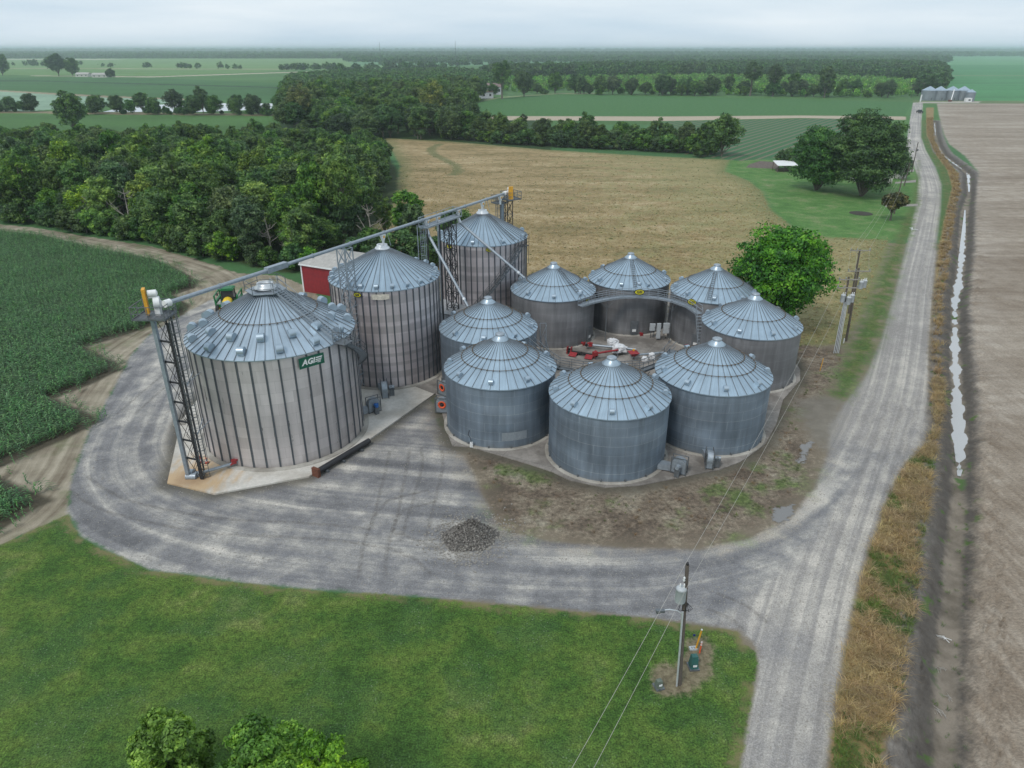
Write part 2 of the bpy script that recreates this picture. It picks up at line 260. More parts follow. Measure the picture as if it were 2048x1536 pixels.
def sdf(P, pg, marg=14.):
    pg = np.array(pg); out = np.full(len(P), -marg); lo = pg.min(0)-marg; hi = pg.max(0)+marg
    idx = np.where((P[:, 0] > lo[0]) & (P[:, 0] < hi[0]) & (P[:, 1] > lo[1]) & (P[:, 1] < hi[1]))[0]
    if not len(idx): return out
    Q = P[idx]; d2 = np.full(len(Q), 1e12); ins = np.zeros(len(Q), bool)
    for i in range(len(pg)):
        a, b = pg[i], pg[(i+1) % len(pg)]; e = b-a; w = Q-a
        t = np.clip((w@e)/max(e@e, 1e-9), 0, 1); q = w-t[:, None]*e; d2 = np.minimum(d2, (q*q).sum(1))
        c = ((a[1] > Q[:, 1]) != (b[1] > Q[:, 1])); 
        if abs(e[1]) > 1e-9: ins ^= c & (Q[:, 0] < e[0]*(Q[:, 1]-a[1])/e[1]+a[0])
    d = np.sqrt(d2); out[idx] = np.maximum(np.where(ins, d, -d), -marg); return out
def track(P, line, marg=20.):
    "(along, across) coordinates of the nearest point of a centre line"
    ln = np.array(line); L0, L1 = ln[0], ln[-1]; best = np.full(len(P), 1e9); al = np.zeros(len(P)); ac = np.full(len(P), marg); s0 = 0.
    for i in range(len(ln)-1):
        a, b = ln[i], ln[i+1]; e = b-a; l = np.hypot(*e); w = P-a; t = np.clip((w@e)/(l*l), 0, 1); q = w-t[:, None]*e; d = np.hypot(q[:, 0], q[:, 1])
        sgn = np.sign(e[0]*w[:, 1]-e[1]*w[:, 0]); m = d < best; best[m] = d[m]; al[m] = (s0+t*l)[m]; ac[m] = (sgn*d)[m]; s0 += l
    return al, ac
def smooth(x, a, b): t = np.clip((x-a)/(b-a), 0, 1); return t*t*(3-2*t)
def resample(pts, step=2.):
    pts = [Vector((*p[:2], 0)) for p in pts]; out = []
    for i in range(len(pts)-1):
        p0, p1, p2, p3 = pts[max(i-1, 0)], pts[i], pts[i+1], pts[min(i+2, len(pts)-1)]; n = max(1, int((p2-p1).length/step))
        for k in range(n):
            t = k/n; out.append(tuple((.5*((2*p1)+(p2-p0)*t+(2*p0-5*p1+4*p2-p3)*t*t+(3*p1-p0-3*p2+p3)*t**3))[:2]))
    return out+[tuple(pts[-1][:2])]
LOOP = resample(poly([(1745, 905), (1700, 960), (1650, 1010), (1560, 1075), (1430, 1118), (1300, 1140), (1100, 1140), (900, 1128), (700, 1108), (500, 1085), (350, 1050), (250, 1000), (210, 930), (235, 850), (290, 760), (350, 690), (480, 630), (600, 640)]))
MAIN = resample(poly([(1560, 1700), (1575, 1536), (1620, 1300), (1665, 1120), (1725, 950), (1780, 800), (1805, 680), (1825, 560), (1850, 450), (1860, 380), (1845, 330), (1830, 290), (1832, 250), (1837, 205)]))
DIRT = resample(poly([(-400, 438), (0, 455), (180, 484), (370, 530), (440, 560), (450, 600), (380, 650), (280, 720), (200, 850), (150, 950), (60, 1050), (-100, 1120)]))

# grid whose spacing grows with the distance
ys = list(np.arange(6, 22, 1.))+list(np.arange(22, 150, .42)); y = 150.
while y < 15000: ys.append(y); y += max(.45, .0085*y)
ys = np.array(ys); NX = 640; s_ = np.linspace(-1, 1, NX)
Wd = 22+np.minimum(ys, 60)*.45+.88*ys
X = s_[None, :]*Wd[:, None]; Y = np.repeat(ys[:, None], NX, 1); P = np.stack([X.ravel(), Y.ravel()], 1); NV = len(P)
SD = {k: sdf(P, v) for k, v in Z.items()}
SD['verge'] = np.maximum(SD['verge'], sdf(P, poly([(1844, 240), (1844, 275), (1853, 300), (1873, 335), (1885, 370), (1883, 420), (1874, 500), (1880, 500), (1896, 420), (1907, 375), (1897, 340), (1871, 306), (1856, 270), (1853, 240)]))); SD['corn'] = np.maximum(sdf(P, CORN[0]), sdf(P, CORN[1]))
PADA = poly([(335, 968), (430, 990), (618, 955), (740, 880), (868, 790), (640, 700), (500, 660), (362, 845)])
YARD = poly([(860, 770), (878, 800), (893, 862), (905, 893), (942, 895), (1000, 912), (1060, 930), (1105, 945), (1140, 962), (1210, 976), (1280, 972), (1340, 960), (1440, 940), (1480, 925), (1530, 890), (1552, 850), (1566, 800), (1600, 762), (1600, 740), (1560, 680), (1500, 620), (1420, 590), (1300, 575), (1100, 590), (980, 640), (890, 700)])
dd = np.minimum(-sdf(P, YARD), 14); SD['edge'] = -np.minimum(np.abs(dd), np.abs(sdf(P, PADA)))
zz = np.zeros(NV)
vn = rng.normal(0, 1, NV)
near = P[:, 1] < 260
wv_ = np.sin(P[:, 1]*.5+2*np.sin(P[:, 1]*.23))*.16+np.sin(P[:, 1]*1.3+P[:, 0])*.12; zz -= .95*smooth(SD['ditch']+(.07*vn+wv_)*near, -1.7, .75)
zz += .22*smooth(SD['orange'], -.3, 1.)+.10*np.where(near, vn, 0)*smooth(SD['ditch'], -3.2, -2.)*(1-smooth(SD['ditch'], -.6, 0))
zz += .03*vn*smooth(SD['plough'], 0, 1)*near
zz += .05*smooth(SD['dry'], 0, 3)*vn*near
# far fields: colours by outline
fc = np.tile(np.array([.060, .150, .052]), (NV, 1))
def paint(pts, col, soft=0): fc[sdf(P, poly(pts), 1.) > 0] = col
far = P[:, 1] > 120
G1, G2, G3, TAN, PALE = (.065, .15, .04), (.10, .20, .06), (.035, .105, .045), (.34, .28, .2), (.21, .31, .22)
paint([(-3000, 250), (-3000, 98.5), (6000, 98.5), (6000, 250)], G1)
paint([(-3000, 140), (-3000, 116), (900, 116), (760, 140)], (.13, .23, .075)); paint([(700, 124), (700, 131), (2100, 133), (2100, 118)], (.10, .22, .10))
paint([(-2000, 119), (-2000, 118), (200, 118.2), (260, 119), (200, 119.6)], (.42, .38, .3)); paint([(-2000, 132), (-2000, 130.8), (580, 138), (580, 139.2)], (.3, .27, .17)); paint([(60, 152), (60, 150.8), (300, 153), (700, 140), (700, 141.5), (300, 154.8)], (.38, .34, .25))
paint([(-2000, 150), (-2000, 141), (60, 150.6), (300, 152.6), (590, 141), (590, 139.4), (-2000, 132.4)], (.11, .205, .06))
paint([(-2500, 172), (-2500, 152), (300, 155.5), (590, 168), (560, 206), (420, 200), (200, 191), (0, 181)], (.045, .125, .035))
paint([(-2500, 160), (-2500, 159), (80, 161), (590, 175), (590, 177), (80, 163)], (.02, .05, .02))
paint([(-2500, 173), (0, 182), (200, 193), (420, 201), (350, 206), (200, 212), (60, 222), (-2500, 210)], PALE)
paint([(-2500, 171), (0, 180.2), (200, 191), (420, 199.5), (430, 201.5), (200, 194.5), (0, 183), (-2500, 174)], (.26, .21, .14))
paint([(-2500, 222), (-2500, 210), (60, 222), (200, 224), (560, 228), (560, 232), (200, 229), (60, 226.5)], (.2, .17, .1))
paint([(-2500, 300), (-2500, 223), (60, 227), (200, 230), (560, 234), (560, 300)], (.06, .14, .035))
paint([(1885, 206), (1885, 150), (1900, 108), (3200, 108), (3200, 206)], (.06, .205, .075)); paint([(1885, 152), (1885, 150.5), (3200, 150.5), (3200, 152)], (.15, .2, .1)); paint([(1885, 130), (1900, 106), (3200, 106), (3200, 130)], (.1, .26, .11))
paint([(1826, 206), (1826, 200), (1880, 199.5), (1960, 202), (3200, 204), (3200, 208), (1870, 208)], (.12, .17, .07)); paint([(1836, 206), (1836, 203.5), (1960, 202.5), (1960, 206)], (.4, .37, .32))
paint([(560, 300), (560, 170), (960, 178), (1000, 196), (930, 212), (900, 236), (1100, 240), (1100, 300)], (.03, .065, .02))
paint([(960, 190), (960, 140), (1880, 128), (1882, 196), (1700, 196), (1120, 188), (1000, 196)], (.07, .15, .05))
paint([(960, 200), (1000, 194), (1120, 186), (1210, 186), (1100, 192), (1000, 202)], (.2, .24, .12))
paint([(1706, 238), (1812, 240), (1818, 292), (1700, 320)], (.07, .15, .04)); paint([(1790, 207), (1826, 205), (1820, 232), (1798, 233)], (.06, .15, .045)); paint([(1791, 207), (1795, 207), (1800, 233), (1792, 233)], (.2, .15, .1))
paint([(1745, 280), (1835, 300), (1838, 400), (1745, 400)], (.1, .2, .05))
fc[(P[:, 1] < 140) & (P[:, 0] > -5)] = (.2, .17, .125); fc *= (1+.05*rng.normal(0, 1, (NV, 1)))
TY = []
for g_ in (([(150, 960), (230, 1010), (420, 1050), (560, 1058), (700, 1068), (790, 1082), (850, 1105), (885, 1140)], [(760, 1075), (782, 985), (800, 900)]), ([(825, 1085), (848, 1000), (866, 930), (862, 890)], [(250, 830), (330, 760), (420, 690), (500, 650)]), ([(745, 1160), (752, 1085), (790, 1010), (870, 990)], [(1420, 1200), (1480, 1225), (1520, 1260)])):
    a_ = np.full(NV, 9.)
    for ln in g_: t_ = track(P, resample(poly(ln))); mx_ = t_[0].max(); t_ = (t_[0], np.where((t_[0] < .05) | (t_[0] > mx_-.05), 9., t_[1])); a_ = np.where(np.abs(t_[1]) < np.abs(a_), t_[1], a_)
    TY.append(a_)
t_ = track(P, resample(poly([(884, 286), (864, 297), (868, 308), (890, 320), (912, 332), (914, 345), (900, 352)]))); FT = np.where((t_[0] < .05) | (t_[0] > t_[0].max()-.05), 9., np.abs(t_[1]))
ta = track(P, LOOP); tb = track(P, MAIN); td = track(P, DIRT)
idx = np.arange(NV).reshape(len(ys), NX)
quads = np.stack([idx[:-1, :-1], idx[:-1, 1:], idx[1:, 1:], idx[1:, :-1]], -1).reshape(-1, 4)
def cls(name): return SD[name][quads].mean(1)
order = [('far_fields', np.where(P[:, 1][quads].mean(1) > 330, 1., -1.)), ('bare_track', cls('track')), ('mown_lawn', cls('lawn')), ('rough_ground', cls('rough')), ('gravel_road', cls('gravel')), ('corn_field', cls('corn')), ('dry_grass_field', cls('dry')), ('farmyard_lawn', cls('upper')), ('green_verge', cls('verge')),
         ('roadside_bank', cls('orange')), ('ploughed_field', cls('plough')), ('ditch', cls('ditch')+1.2), ('crop_field', np.maximum(cls('rows'), cls('soy')))]
lab = np.zeros(len(quads), int)
for i, (nm, s) in enumerate(order): 
    if nm == 'gravel_road': lab[(s > 0) & ~((cls('rough') > 0) & (s < 2))] = i+1
    else: lab[s > 0] = i+1
def ground_material():
    k = Mat('ground_surfaces'); p = k.pos(); A = k.attr
    big = k.noise(p, .06, 4, .6); mid = k.noise(p, .45, 4, .6); fin = k.noise(p, 2.6, 4, .65); grit = k.noise(p, 9., 2, .8); hue = k.noise(p, .17, 3, .6)
    wob = k.math('ADD', k.math('MULTIPLY', k.math('SUBTRACT', mid, .5), 3.), k.math('MULTIPLY', k.math('SUBTRACT', fin, .5), 2.2))
    def mask(nm, amp=.5, w=.25, off=0.): return k.sm(k.math('ADD', k.math('ADD', A(nm), off), k.math('MULTIPLY', wob, amp)), -w, w)
    def streak(nm, sx, sy, sc=1., det=4): return k.noise(k.mapv(A(nm, 'Vector'), (sx, sy, 1)), sc, det, .6, .3)
    s_loop, s_main, s_dirt = streak('trA', .014, .5, 1., 6), streak('trB', .008, 1.25, 1., 5), streak('trC', .06, 1.1)
    fcol = A('fcol', 'Color')
    # far colours, gently mottled
    c = k.mix(1, fcol, k.ramp(k.noise(k.mapv(p, (.25, 1, 1), (0, 0, .1)), .02, 5, .6), [(.3, .8), (.7, 1.2)]), 'MULTIPLY')
    # bare soil
    soil = k.ramp(k.math('ADD', k.math('MULTIPLY', s_dirt, .6), k.math('MULTIPLY', mid, .4)), [(.35, (.15, .12, .085)), (.5, (.27, .235, .175)), (.62, (.38, .335, .26))])
    soil = k.mix(k.sm(hue, .52, .66, 0, .55), soil, (.11, .14, .055))
    c = k.mix(mask('track'), c, soil)
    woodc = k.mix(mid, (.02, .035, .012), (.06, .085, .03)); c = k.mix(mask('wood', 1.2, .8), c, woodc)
    # lawn
    lw = k.ramp(k.math('ADD', k.math('MULTIPLY', big, .35), k.math('ADD', k.math('MULTIPLY', mid, .35), k.math('MULTIPLY', hue, .3))), [(.37, (.022, .058, .011)), (.46, (.047, .100, .017)), (.54, (.082, .132, .024)), (.63, (.16, .18, .06))])
    lw = k.mix(1, lw, k.ramp(fin, [(.32, .62), (.68, 1.4)]), 'MULTIPLY'); lw = k.mix(1, lw, k.ramp(grit, [(.36, .5), (.64, 1.6)]), 'MULTIPLY')
    vo = k.n('TexVoronoi'); k.put(vo.inputs['Vector'], p); vo.inputs['Scale'].default_value = 3.6
    clov = k.math('MULTIPLY', k.sm(vo.outputs['Distance'], .10, .2, 1, 0), k.sm(k.noise(p, .22, 4, .6), .47, .62)); lw = k.mix(k.sm(k.noise(p, .22, 4, .6), .47, .62, 0, .45), lw, k.mix(1, k.mix(mid, (.022, .062, .018), (.055, .115, .034)), k.ramp(grit, [(.36, .5), (.64, 1.7)]), 'MULTIPLY')); lawn = k.mix(k.math('MULTIPLY', clov, .5), lw, (.24, .30, .20))
    lawn = k.mix(k.math('MULTIPLY', k.sm(k.math('ADD', A('lawn'), k.math('MULTIPLY', wob, .9)), 0, .9, .8, 0), k.sm(k.noise(p, .35, 3), .42, .58)), lawn, (.2, .17, .085))
    # gravel
    gst = k.math('ADD', k.math('MULTIPLY', s_loop, k.sm(A('wA'), 0, 1)), k.math('MULTIPLY', k.lin(s_main, .4, .6, .33, .67), k.sm(A('wA'), 0, 1, 1, 0)))
    gsum = k.math('ADD', k.math('MULTIPLY', k.lin(gst, .38, .62), .36), k.math('ADD', k.math('MULTIPLY', k.lin(mid, .35, .65), .29), k.math('MULTIPLY', k.lin(big, .35, .65), .35)))
    gr = k.ramp(gsum, [(.18, (.135, .134, .139)), (.42, (.212, .209, .213)), (.6, (.32, .308, .29)), (.82, (.54, .505, .455))])
    gr = k.mix(k.math('MULTIPLY', k.sm(A('wA'), 0, 1, 1, 0), .45), gr, (.42, .385, .345))
    gr = k.mix(k.sm(k.noise(p, .09, 3), .55, .68, 0, .35), gr, (.15, .153, .17))
    tw = k.math('ABSOLUTE', k.math('SUBTRACT', k.math('PINGPONG', k.math('ADD', k.math('ADD', A('acr'), 40), k.math('MULTIPLY', hue, 2.2)), 1.15), .55))
    gr = k.mix(k.math('MULTIPLY', k.sm(tw, .05, .28, 1, 0), k.math('MULTIPLY', k.sm(A('wA'), 0, 1, 1, 0), k.sm(k.noise(k.mapv(A('trB', 'Vector'), (.03, .12, 1)), 1, 2), .4, .62, 0, .35))), gr, (.42, .39, .34))
    # loose tyre marks
    for an in ('ty0', 'ty1', 'ty2'):
        w = k.math('ABSOLUTE', k.math('SUBTRACT', k.math('ABSOLUTE', k.math('ADD', A(an), k.math('MULTIPLY', k.math('SUBTRACT', mid, .5), .35))), .95)); cl = k.math('MULTIPLY', k.sm(w, .06, .26, 1, 0), k.sm(fin, .40, .60, .05, .5))
        gr = k.mix(cl, gr, (.085, .075, .065))
    gr = k.mix(1, gr, k.ramp(fin, [(.32, .86), (.68, 1.12)]), 'MULTIPLY'); gr = k.mix(1, gr, k.ramp(grit, [(.36, .8), (.5, 1.), (.64, 1.25)]), 'MULTIPLY')
    c = k.mix(mask('gravel', .3, .3), c, gr)
    c = k.mix(mask('lawn', .28, .15), c, lawn)
    # rough weedy ground round the bins
    rg = k.ramp(k.math('ADD', k.math('MULTIPLY', mid, .5), k.math('MULTIPLY', hue, .5)), [(.34, (.060, .047, .036)), (.46, (.135, .105, .078)), (.56, (.21, .175, .13)), (.68, (.27, .25, .2))])
    rg = k.mix(k.sm(k.noise(p, .14, 4, .65), .52, .64, 0, .85), rg, k.mix(fin, (.05, .095, .02), (.12, .16, .05))); rg = k.mix(1, rg, k.ramp(fin, [(.32, .5), (.68, 1.5)]), 'MULTIPLY'); rg = k.mix(1, rg, k.ramp(grit, [(.3, .7), (.7, 1.35)]), 'MULTIPLY')
    c = k.mix(mask('rough', 1.6, 2.2), c, rg)
    c = k.mix(k.math('MULTIPLY', mask('mud', 1.2, 1.), .7), c, k.mix(mid, (.05, .045, .04), (.3, .28, .24)))
    c = k.mix(k.sm(k.math('ADD', A('edge'), k.math('MULTIPLY', wob, .5)), -1.7, -.1, 0, .85), c, k.mix(mid, (.05, .043, .035), (.14, .13, .1)))  # dark soil along the slab edges, deepened with a painted contact shadow
    # dry hay field
    dr = k.ramp(k.math('ADD', k.math('MULTIPLY', k.noise(k.mapv(p, (.35, 1, 1), (0, 0, .25)), .11, 5, .65), .6), k.math('MULTIPLY', mid, .4)), [(.35, (.14, .12, .05)), (.45, (.235, .18, .085)), (.54, (.32, .24, .125)), (.66, (.44, .36, .22))])
    sp = k.n('SeparateXYZ'); k.put(sp.inputs[0], p)
    gy = k.math('ADD', k.math('MULTIPLY', sp.outputs[0], .02), k.math('MULTIPLY', k.math('SUBTRACT', hue, .5), 3.)); dr = k.mix(k.sm(gy, .2, 1.2, 0, .5), dr, (.24, .25, .11))
    dr = k.mix(k.sm(k.math('ADD', A('dry'), k.math('MULTIPLY', wob, 2)), 0, 7, .65, 0), dr, (.14, .16, .06)); dr = k.mix(k.sm(k.math('ADD', A('ftr'), k.math('MULTIPLY', wob, 1.2)), .6, 2.6, .75, 0), dr, (.11, .13, .05)); dr = k.mix(1, dr, k.ramp(fin, [(.25, .66), (.75, 1.3)]), 'MULTIPLY')
    c = k.mix(mask('dry', .9, .7), c, dr)
    up = k.ramp(k.math('ADD', k.math('MULTIPLY', hue, .6), k.math('MULTIPLY', mid, .4)), [(.35, (.055, .135, .03)), (.5, (.085, .19, .045)), (.62, (.15, .21, .08)), (.74, (.28, .26, .16))]); up = k.mix(1, up, k.ramp(fin, [(.32, .75), (.68, 1.25)]), 'MULTIPLY'); c = k.mix(mask('upper', 1.3, 1.3), c, up)
    vg = k.ramp(k.math('ADD', k.math('MULTIPLY', mid, .5), k.math('MULTIPLY', hue, .5)), [(.36, (.16, .14, .07)), (.46, (.095, .125, .035)), (.56, (.06, .115, .026)), (.68, (.17, .19, .08))]); vg = k.mix(1, vg, k.ramp(fin, [(.32, .6), (.68, 1.4)]), 'MULTIPLY'); c = k.mix(mask('verge', 1.3, 1.3), c, vg)
    ob = k.ramp(mid, [(.35, (.16, .12, .055)), (.55, (.28, .2, .09)), (.7, (.2, .2, .08))]); c = k.mix(mask('orange', .35, .3), c, ob)
    c = k.mix(k.math('MULTIPLY', mask('bare', .5, .3), .85), c, k.ramp(fin, [(.3, (.1, .075, .05)), (.6, (.25, .2, .14))]))
    # ditch banks and bed
    bk = k.ramp(k.math('ADD', k.math('MULTIPLY', k.noise(k.mapv(p, (1, .6, 1)), 1.3, 5, .7), .7), k.math('MULTIPLY', mid, .3)), [(.35, (.085, .075, .065)), (.5, (.17, .155, .14)), (.65, (.26, .24, .215))])
    bk = k.mix(k.sm(k.math('ADD', A('ditch'), k.math('MULTIPLY', wob, .5)), -2.2, -.6, 0, .75), bk, k.mix(fin, (.035, .03, .026), (.10, .085, .07))); bk = k.mix(k.sm(k.noise(p, .5, 3), .6, .68, 0, .9), bk, (.07, .12, .03))
    c = k.mix(mask('ditch', .35, .35, 2.5), c, bk); bed = k.ramp(mid, [(.35, (.13, .11, .085)), (.6, (.24, .205, .165))]); bed = k.mix(k.sm(k.noise(p, .35, 3), .6, .67, 0, .9), bed, (.06, .13, .03)); c = k.mix(mask('ditch', .2, .3), c, bed)
    # ploughed field
    wv = k.n('TexWave', wave_type='BANDS', bands_direction='Y'); k.put(wv.inputs['Vector'], k.mapv(p, (1, 1, 1), (0, 0, .02))); wv.inputs['Scale'].default_value = .32; wv.inputs['Distortion'].default_value = 5; wv.inputs['Detail'].default_value = 3; wv.inputs['Detail Scale'].default_value = .22
    w2 = k.n('TexWave', wave_type='RINGS', rings_direction='Z'); k.put(w2.inputs['Vector'], k.mapv(p, (.55, 1.2, 1))); w2.inputs['Scale'].default_value = .07; w2.inputs['Distortion'].default_value = 9; w2.inputs['Detail'].default_value = 3; w2.inputs['Detail Scale'].default_value = .14
    sy = k.n('SeparateXYZ'); k.put(sy.inputs[0], p); nf = k.sm(sy.outputs[1], 55, 110); ln = k.mix(nf, k.noise(k.mapv(p, (1.3, .05, 1), (0, 0, .04)), 1.2, 4, .6), k.noise(k.mapv(p, (.05, 1., 1), (0, 0, .03)), .5, 5, .65)); pn = k.math('ADD', k.math('MULTIPLY', k.noise(k.mapv(p, (.3, 1, 1)), .06, 4, .6), .4), k.math('ADD', k.math('MULTIPLY', ln, .32), k.math('MULTIPLY', mid, .28)))
    pl = k.ramp(pn, [(.36, (.18, .138, .10)), (.5, (.28, .232, .182)), (.62, (.42, .365, .30))])
    pl = k.mix(k.math('MULTIPLY', k.sm(sy.outputs[1], 52, 74), k.sm(k.math('SUBTRACT', A('plw'), k.math('MULTIPLY', hue, 16)), -20., 1.5, .8, 0)), pl, k.mix(k.sm(k.noise(k.mapv(p, (.16, .55, 1), (0, 0, .12)), .5, 5, .6, 1.2), .38, .62), (.50, .455, .40), (.21, .175, .14)))
    pl = k.mix(1, pl, k.ramp(k.noise(k.mapv(p, (1, 2.2, 1)), 3.2, 4, .75), [(.32, .66), (.68, 1.3)]), 'MULTIPLY'); c = k.mix(mask('plough', .5, .6), c, pl)
    # row crops
    wr = k.n('TexWave', wave_type='BANDS', bands_direction='X'); k.put(wr.inputs['Vector'], k.mapv(p, rot=(0, 0, R(35)))); wr.inputs['Scale'].default_value = .085; wr.inputs['Distortion'].default_value = .3
    c = k.mix(k.sm(A('rows'), -.5, .5), c, k.mix(k.sm(wr.outputs['Fac'], .05, .4), (.15, .14, .09), k.mix(mid, (.030, .105, .04), (.05, .14, .055))))
    c = k.mix(k.sm(A('soy'), -.5, .5), c, k.mix(k.sm(k.noise(p, .5, 4, .7), .3, .7), (.034, .11, .03), (.07, .175, .05)))
    c = k.mix(k.sm(A('head'), -.5, .6), c, k.mix(mid, (.3, .24, .17), (.5, .43, .34)))
    c = k.mix(k.sm(A('corn'), -.6, .2), c, k.mix(fin, (.035, .032, .02), (.10, .085, .06)))
    pud = k.math('MAXIMUM', mask('puddle', .5, .08), mask('puddle2', .6, .08)); c = k.mix(pud, c, (.2, .195, .19))
    rough = k.math('SUBTRACT', .93, k.math('MULTIPLY', pud, .86))
    h = k.math('MULTIPLY', k.math('ADD', k.math('ADD', fin, grit), mid), k.sm(pud, 0, 1, 1, 0))
    return k.bsdf(c, rough, 0, k.bump(h, .12, .55), .3)
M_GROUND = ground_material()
wA = np.clip((np.abs(tb[1])-np.abs(ta[1]))/3+.5, 0, 1); 
for i in range(len(order)+1):
    sel = quads[lab == i]
    if not len(sel): continue
    nm = 'ground' if i == 0 else order[i-1][0]
    u, inv = np.unique(sel, return_inverse=True); me = bpy.data.meshes.new(nm)
    me.vertices.add(len(u)); co = np.stack([P[u, 0], P[u, 1], zz[u]], 1); me.vertices.foreach_set('co', co.ravel().astype('f'))
    me.loops.add(len(sel)*4); me.loops.foreach_set('vertex_index', inv.reshape(-1).astype('i')); me.polygons.add(len(sel)); me.polygons.foreach_set('loop_start', np.arange(0, len(sel)*4, 4, dtype='i')); me.polygons.foreach_set('use_smooth', np.ones(len(sel), bool)); me.update()
    for kx, arr in SD.items(): me.attributes.new(kx, 'FLOAT', 'POINT').data.foreach_set('value', arr[u].astype('f'))
    for kx, arr in (('wA', wA), ('acr', np.where(wA > .5, ta[1], tb[1])), ('plw', SD['plough']), ('ftr', FT), ('ty0', TY[0]), ('ty1', TY[1]), ('ty2', TY[2])): me.attributes.new(kx, 'FLOAT', 'POINT').data.foreach_set('value', arr[u].astype('f'))
    for kx, t in (('trA', ta), ('trB', tb), ('trC', td)): me.attributes.new(kx, 'FLOAT_VECTOR', 'POINT').data.foreach_set('vector', np.stack([t[0][u], t[1][u], 0*u], 1).ravel().astype('f'))
    me.attributes.new('fcol', 'FLOAT_COLOR', 'POINT').data.foreach_set('color', np.concatenate([np.clip(fc[u], 0, 1), np.ones((len(u), 1))], 1).ravel().astype('f'))
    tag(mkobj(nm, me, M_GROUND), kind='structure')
# a plain skirt so that the ground also reaches behind and beside the camera
g = MB(); g.add([(-14000, -400, -2.2), (14000, -400, -2.2), (14000, 16000, -3), (-14000, 16000, -3)], [(0, 1, 2, 3)])
k = Mat('distant_farmland'); pq = k.pos(); m_sk = k.bsdf(k.ramp(k.noise(pq, .002, 3), [(.4, (.045, .13, .05)), (.6, (.10, .17, .07))]), .95)
tag(g.build('terrain', m_sk), kind='structure')
# concrete slabs
tag(MB().prism(PADA, -.3, .14).build('concrete_pad', M_PADA), kind='structure')
tag(MB().prism(YARD, -.3, .08).build('concrete_yard', M_PADD), kind='structure')
bp = poly([(640, 700), (868, 790), (900, 760), (905, 690), (860, 610), (700, 600)]); tag(MB().prism(bp, -.3, .11).build('concrete_apron', M_PADD), kind='structure')
# water
def sheet(name, pts, z, mat): tag(MB().add([(x, y, z) for x, y in pts], [tuple(range(len(pts)))]).build(name, mat), kind='structure')
def ditchwater(cs, wd):
    L2 = [at(u, v, -.80) for u, v in cs]; mb = MB(); vs = []
    for i, p in enumerate(L2):
        d = (L2[min(i+1, len(L2)-1)]-L2[max(i-1, 0)]).normalized(); n = Vector((d.y, -d.x, 0)); w_ = wd*min(1., .12+.45*min(i, len(L2)-1-i)); vs += [p+n*w_, p-n*w_]
    mb.add(vs, [(2*i, 2*i+2, 2*i+3, 2*i+1) for i in range(len(L2)-1)]); tag(mb.build('ditch_water', M_WATER), kind='structure')
ditchwater([(1918, 952), (1923, 900), (1924, 863), (1921, 821), (1917, 750), (1914, 692), (1913, 640), (1912, 598), (1920, 560), (1924, 520), (1930, 420)], 1.1)
ditchwater([(1938, 384), (1938, 345), (1911, 325), (1886, 306), (1877, 287)], 1.25); ditchwater([(1871, 270), (1869, 243)], 1.2)
sheet('pond_water', poly([(205, 224), (240, 216), (300, 210), (400, 206.5), (560, 207), (620, 212), (600, 217), (560, 216), (480, 221), (400, 224), (300, 224)]), .05, M_WATER)

# ---------------------------------------------------------------- grain bins
def set_uv(me, uvs):
    l = me.uv_layers.new(name='UVMap'); vi = np.empty(len(me.loops), 'i'); me.loops.foreach_get('vertex_index', vi); l.data.foreach_set('uv', np.array(uvs, 'f')[vi].ravel())
def wall_mesh(Rb, h, n, pitch=.1, amp=.013, z0=.12):
    rows = int((h-z0)/pitch*4); vs = []; uv = []; fs = []
    for j in range(rows+1):
        z = z0+(h-z0)*j/rows; r = Rb+amp*math.cos(2*PI*z/pitch)
        for i in range(n+1):
            a = -PI/2+2*PI*i/n-PI; vs.append((r*math.cos(a), r*math.sin(a), z)); uv.append((2*PI*Rb*i/n, z))
    for j in range(rows):
        for i in range(n): q = j*(n+1)+i; fs.append((q, q+1, q+n+2, q+n+1))
    me = bpy.data.meshes.new('wall'); me.from_pydata(vs, [], fs); me.polygons.foreach_set('use_smooth', [True]*len(fs)); set_uv(me, uv); return me
def roof_mesh(Rb, h, rise, n, rc=.42, rib=.05, ribh=.07):
    ro = Rb+.13; vs = []; uv = []; fs = []; mi = []; sl = rise/Rb; zt = h+rise-sl*rc; ze = h-.13*sl+.02; L_ = math.hypot(ro-rc, zt-ze)
    def P_(a, r, dz=0., off=0.):
        z = h+rise-sl*r+.02+dz; return (r*math.cos(a)-off*math.sin(a), r*math.sin(a)+off*math.cos(a), z)
    for i in range(n):
        a0 = 2*PI*i/n; a1 = 2*PI*(i+1)/n; b = len(vs); K = 4
        for kk in range(K+1):
            r = ro+(rc-ro)*kk/K
            for a, u_ in ((a0, 0), (a1, 1)): vs.append(P_(a, r)); uv.append((i*1.7+u_*r*2*PI/n, kk/K))
        fs += [(b+2*q, b+2*q+1, b+2*q+3, b+2*q+2) for q in range(K)]; mi += [0]*K
        b = len(vs)                                                   # standing seam
        for r, w in ((ro+.015, rib/2), (rc, rib/2)):
            for off, dz in ((-w, 0), (-w*.7, ribh), (w*.7, ribh), (w, 0)): vs.append(P_(a0, r, dz, off)); uv.append((0, 0))
        fs += [(b, b+4, b+5, b+1), (b+1, b+5, b+6, b+2), (b+2, b+6, b+7, b+3), (b, b+1, b+2, b+3)]; mi += [1]*4
        b = len(vs)                                                   # eave drip edge
        for a in (a0, a1):
            vs += [P_(a, ro), (ro*math.cos(a), ro*math.sin(a), h-.13*sl-.07)]; uv += [(0, 0), (0, 0)]
        fs.append((b, b+1, b+3, b+2)); mi.append(0)
    me = bpy.data.meshes.new('roof'); me.from_pydata(vs, [], fs); me.polygons.foreach_set('material_index', mi); set_uv(me, uv); return me
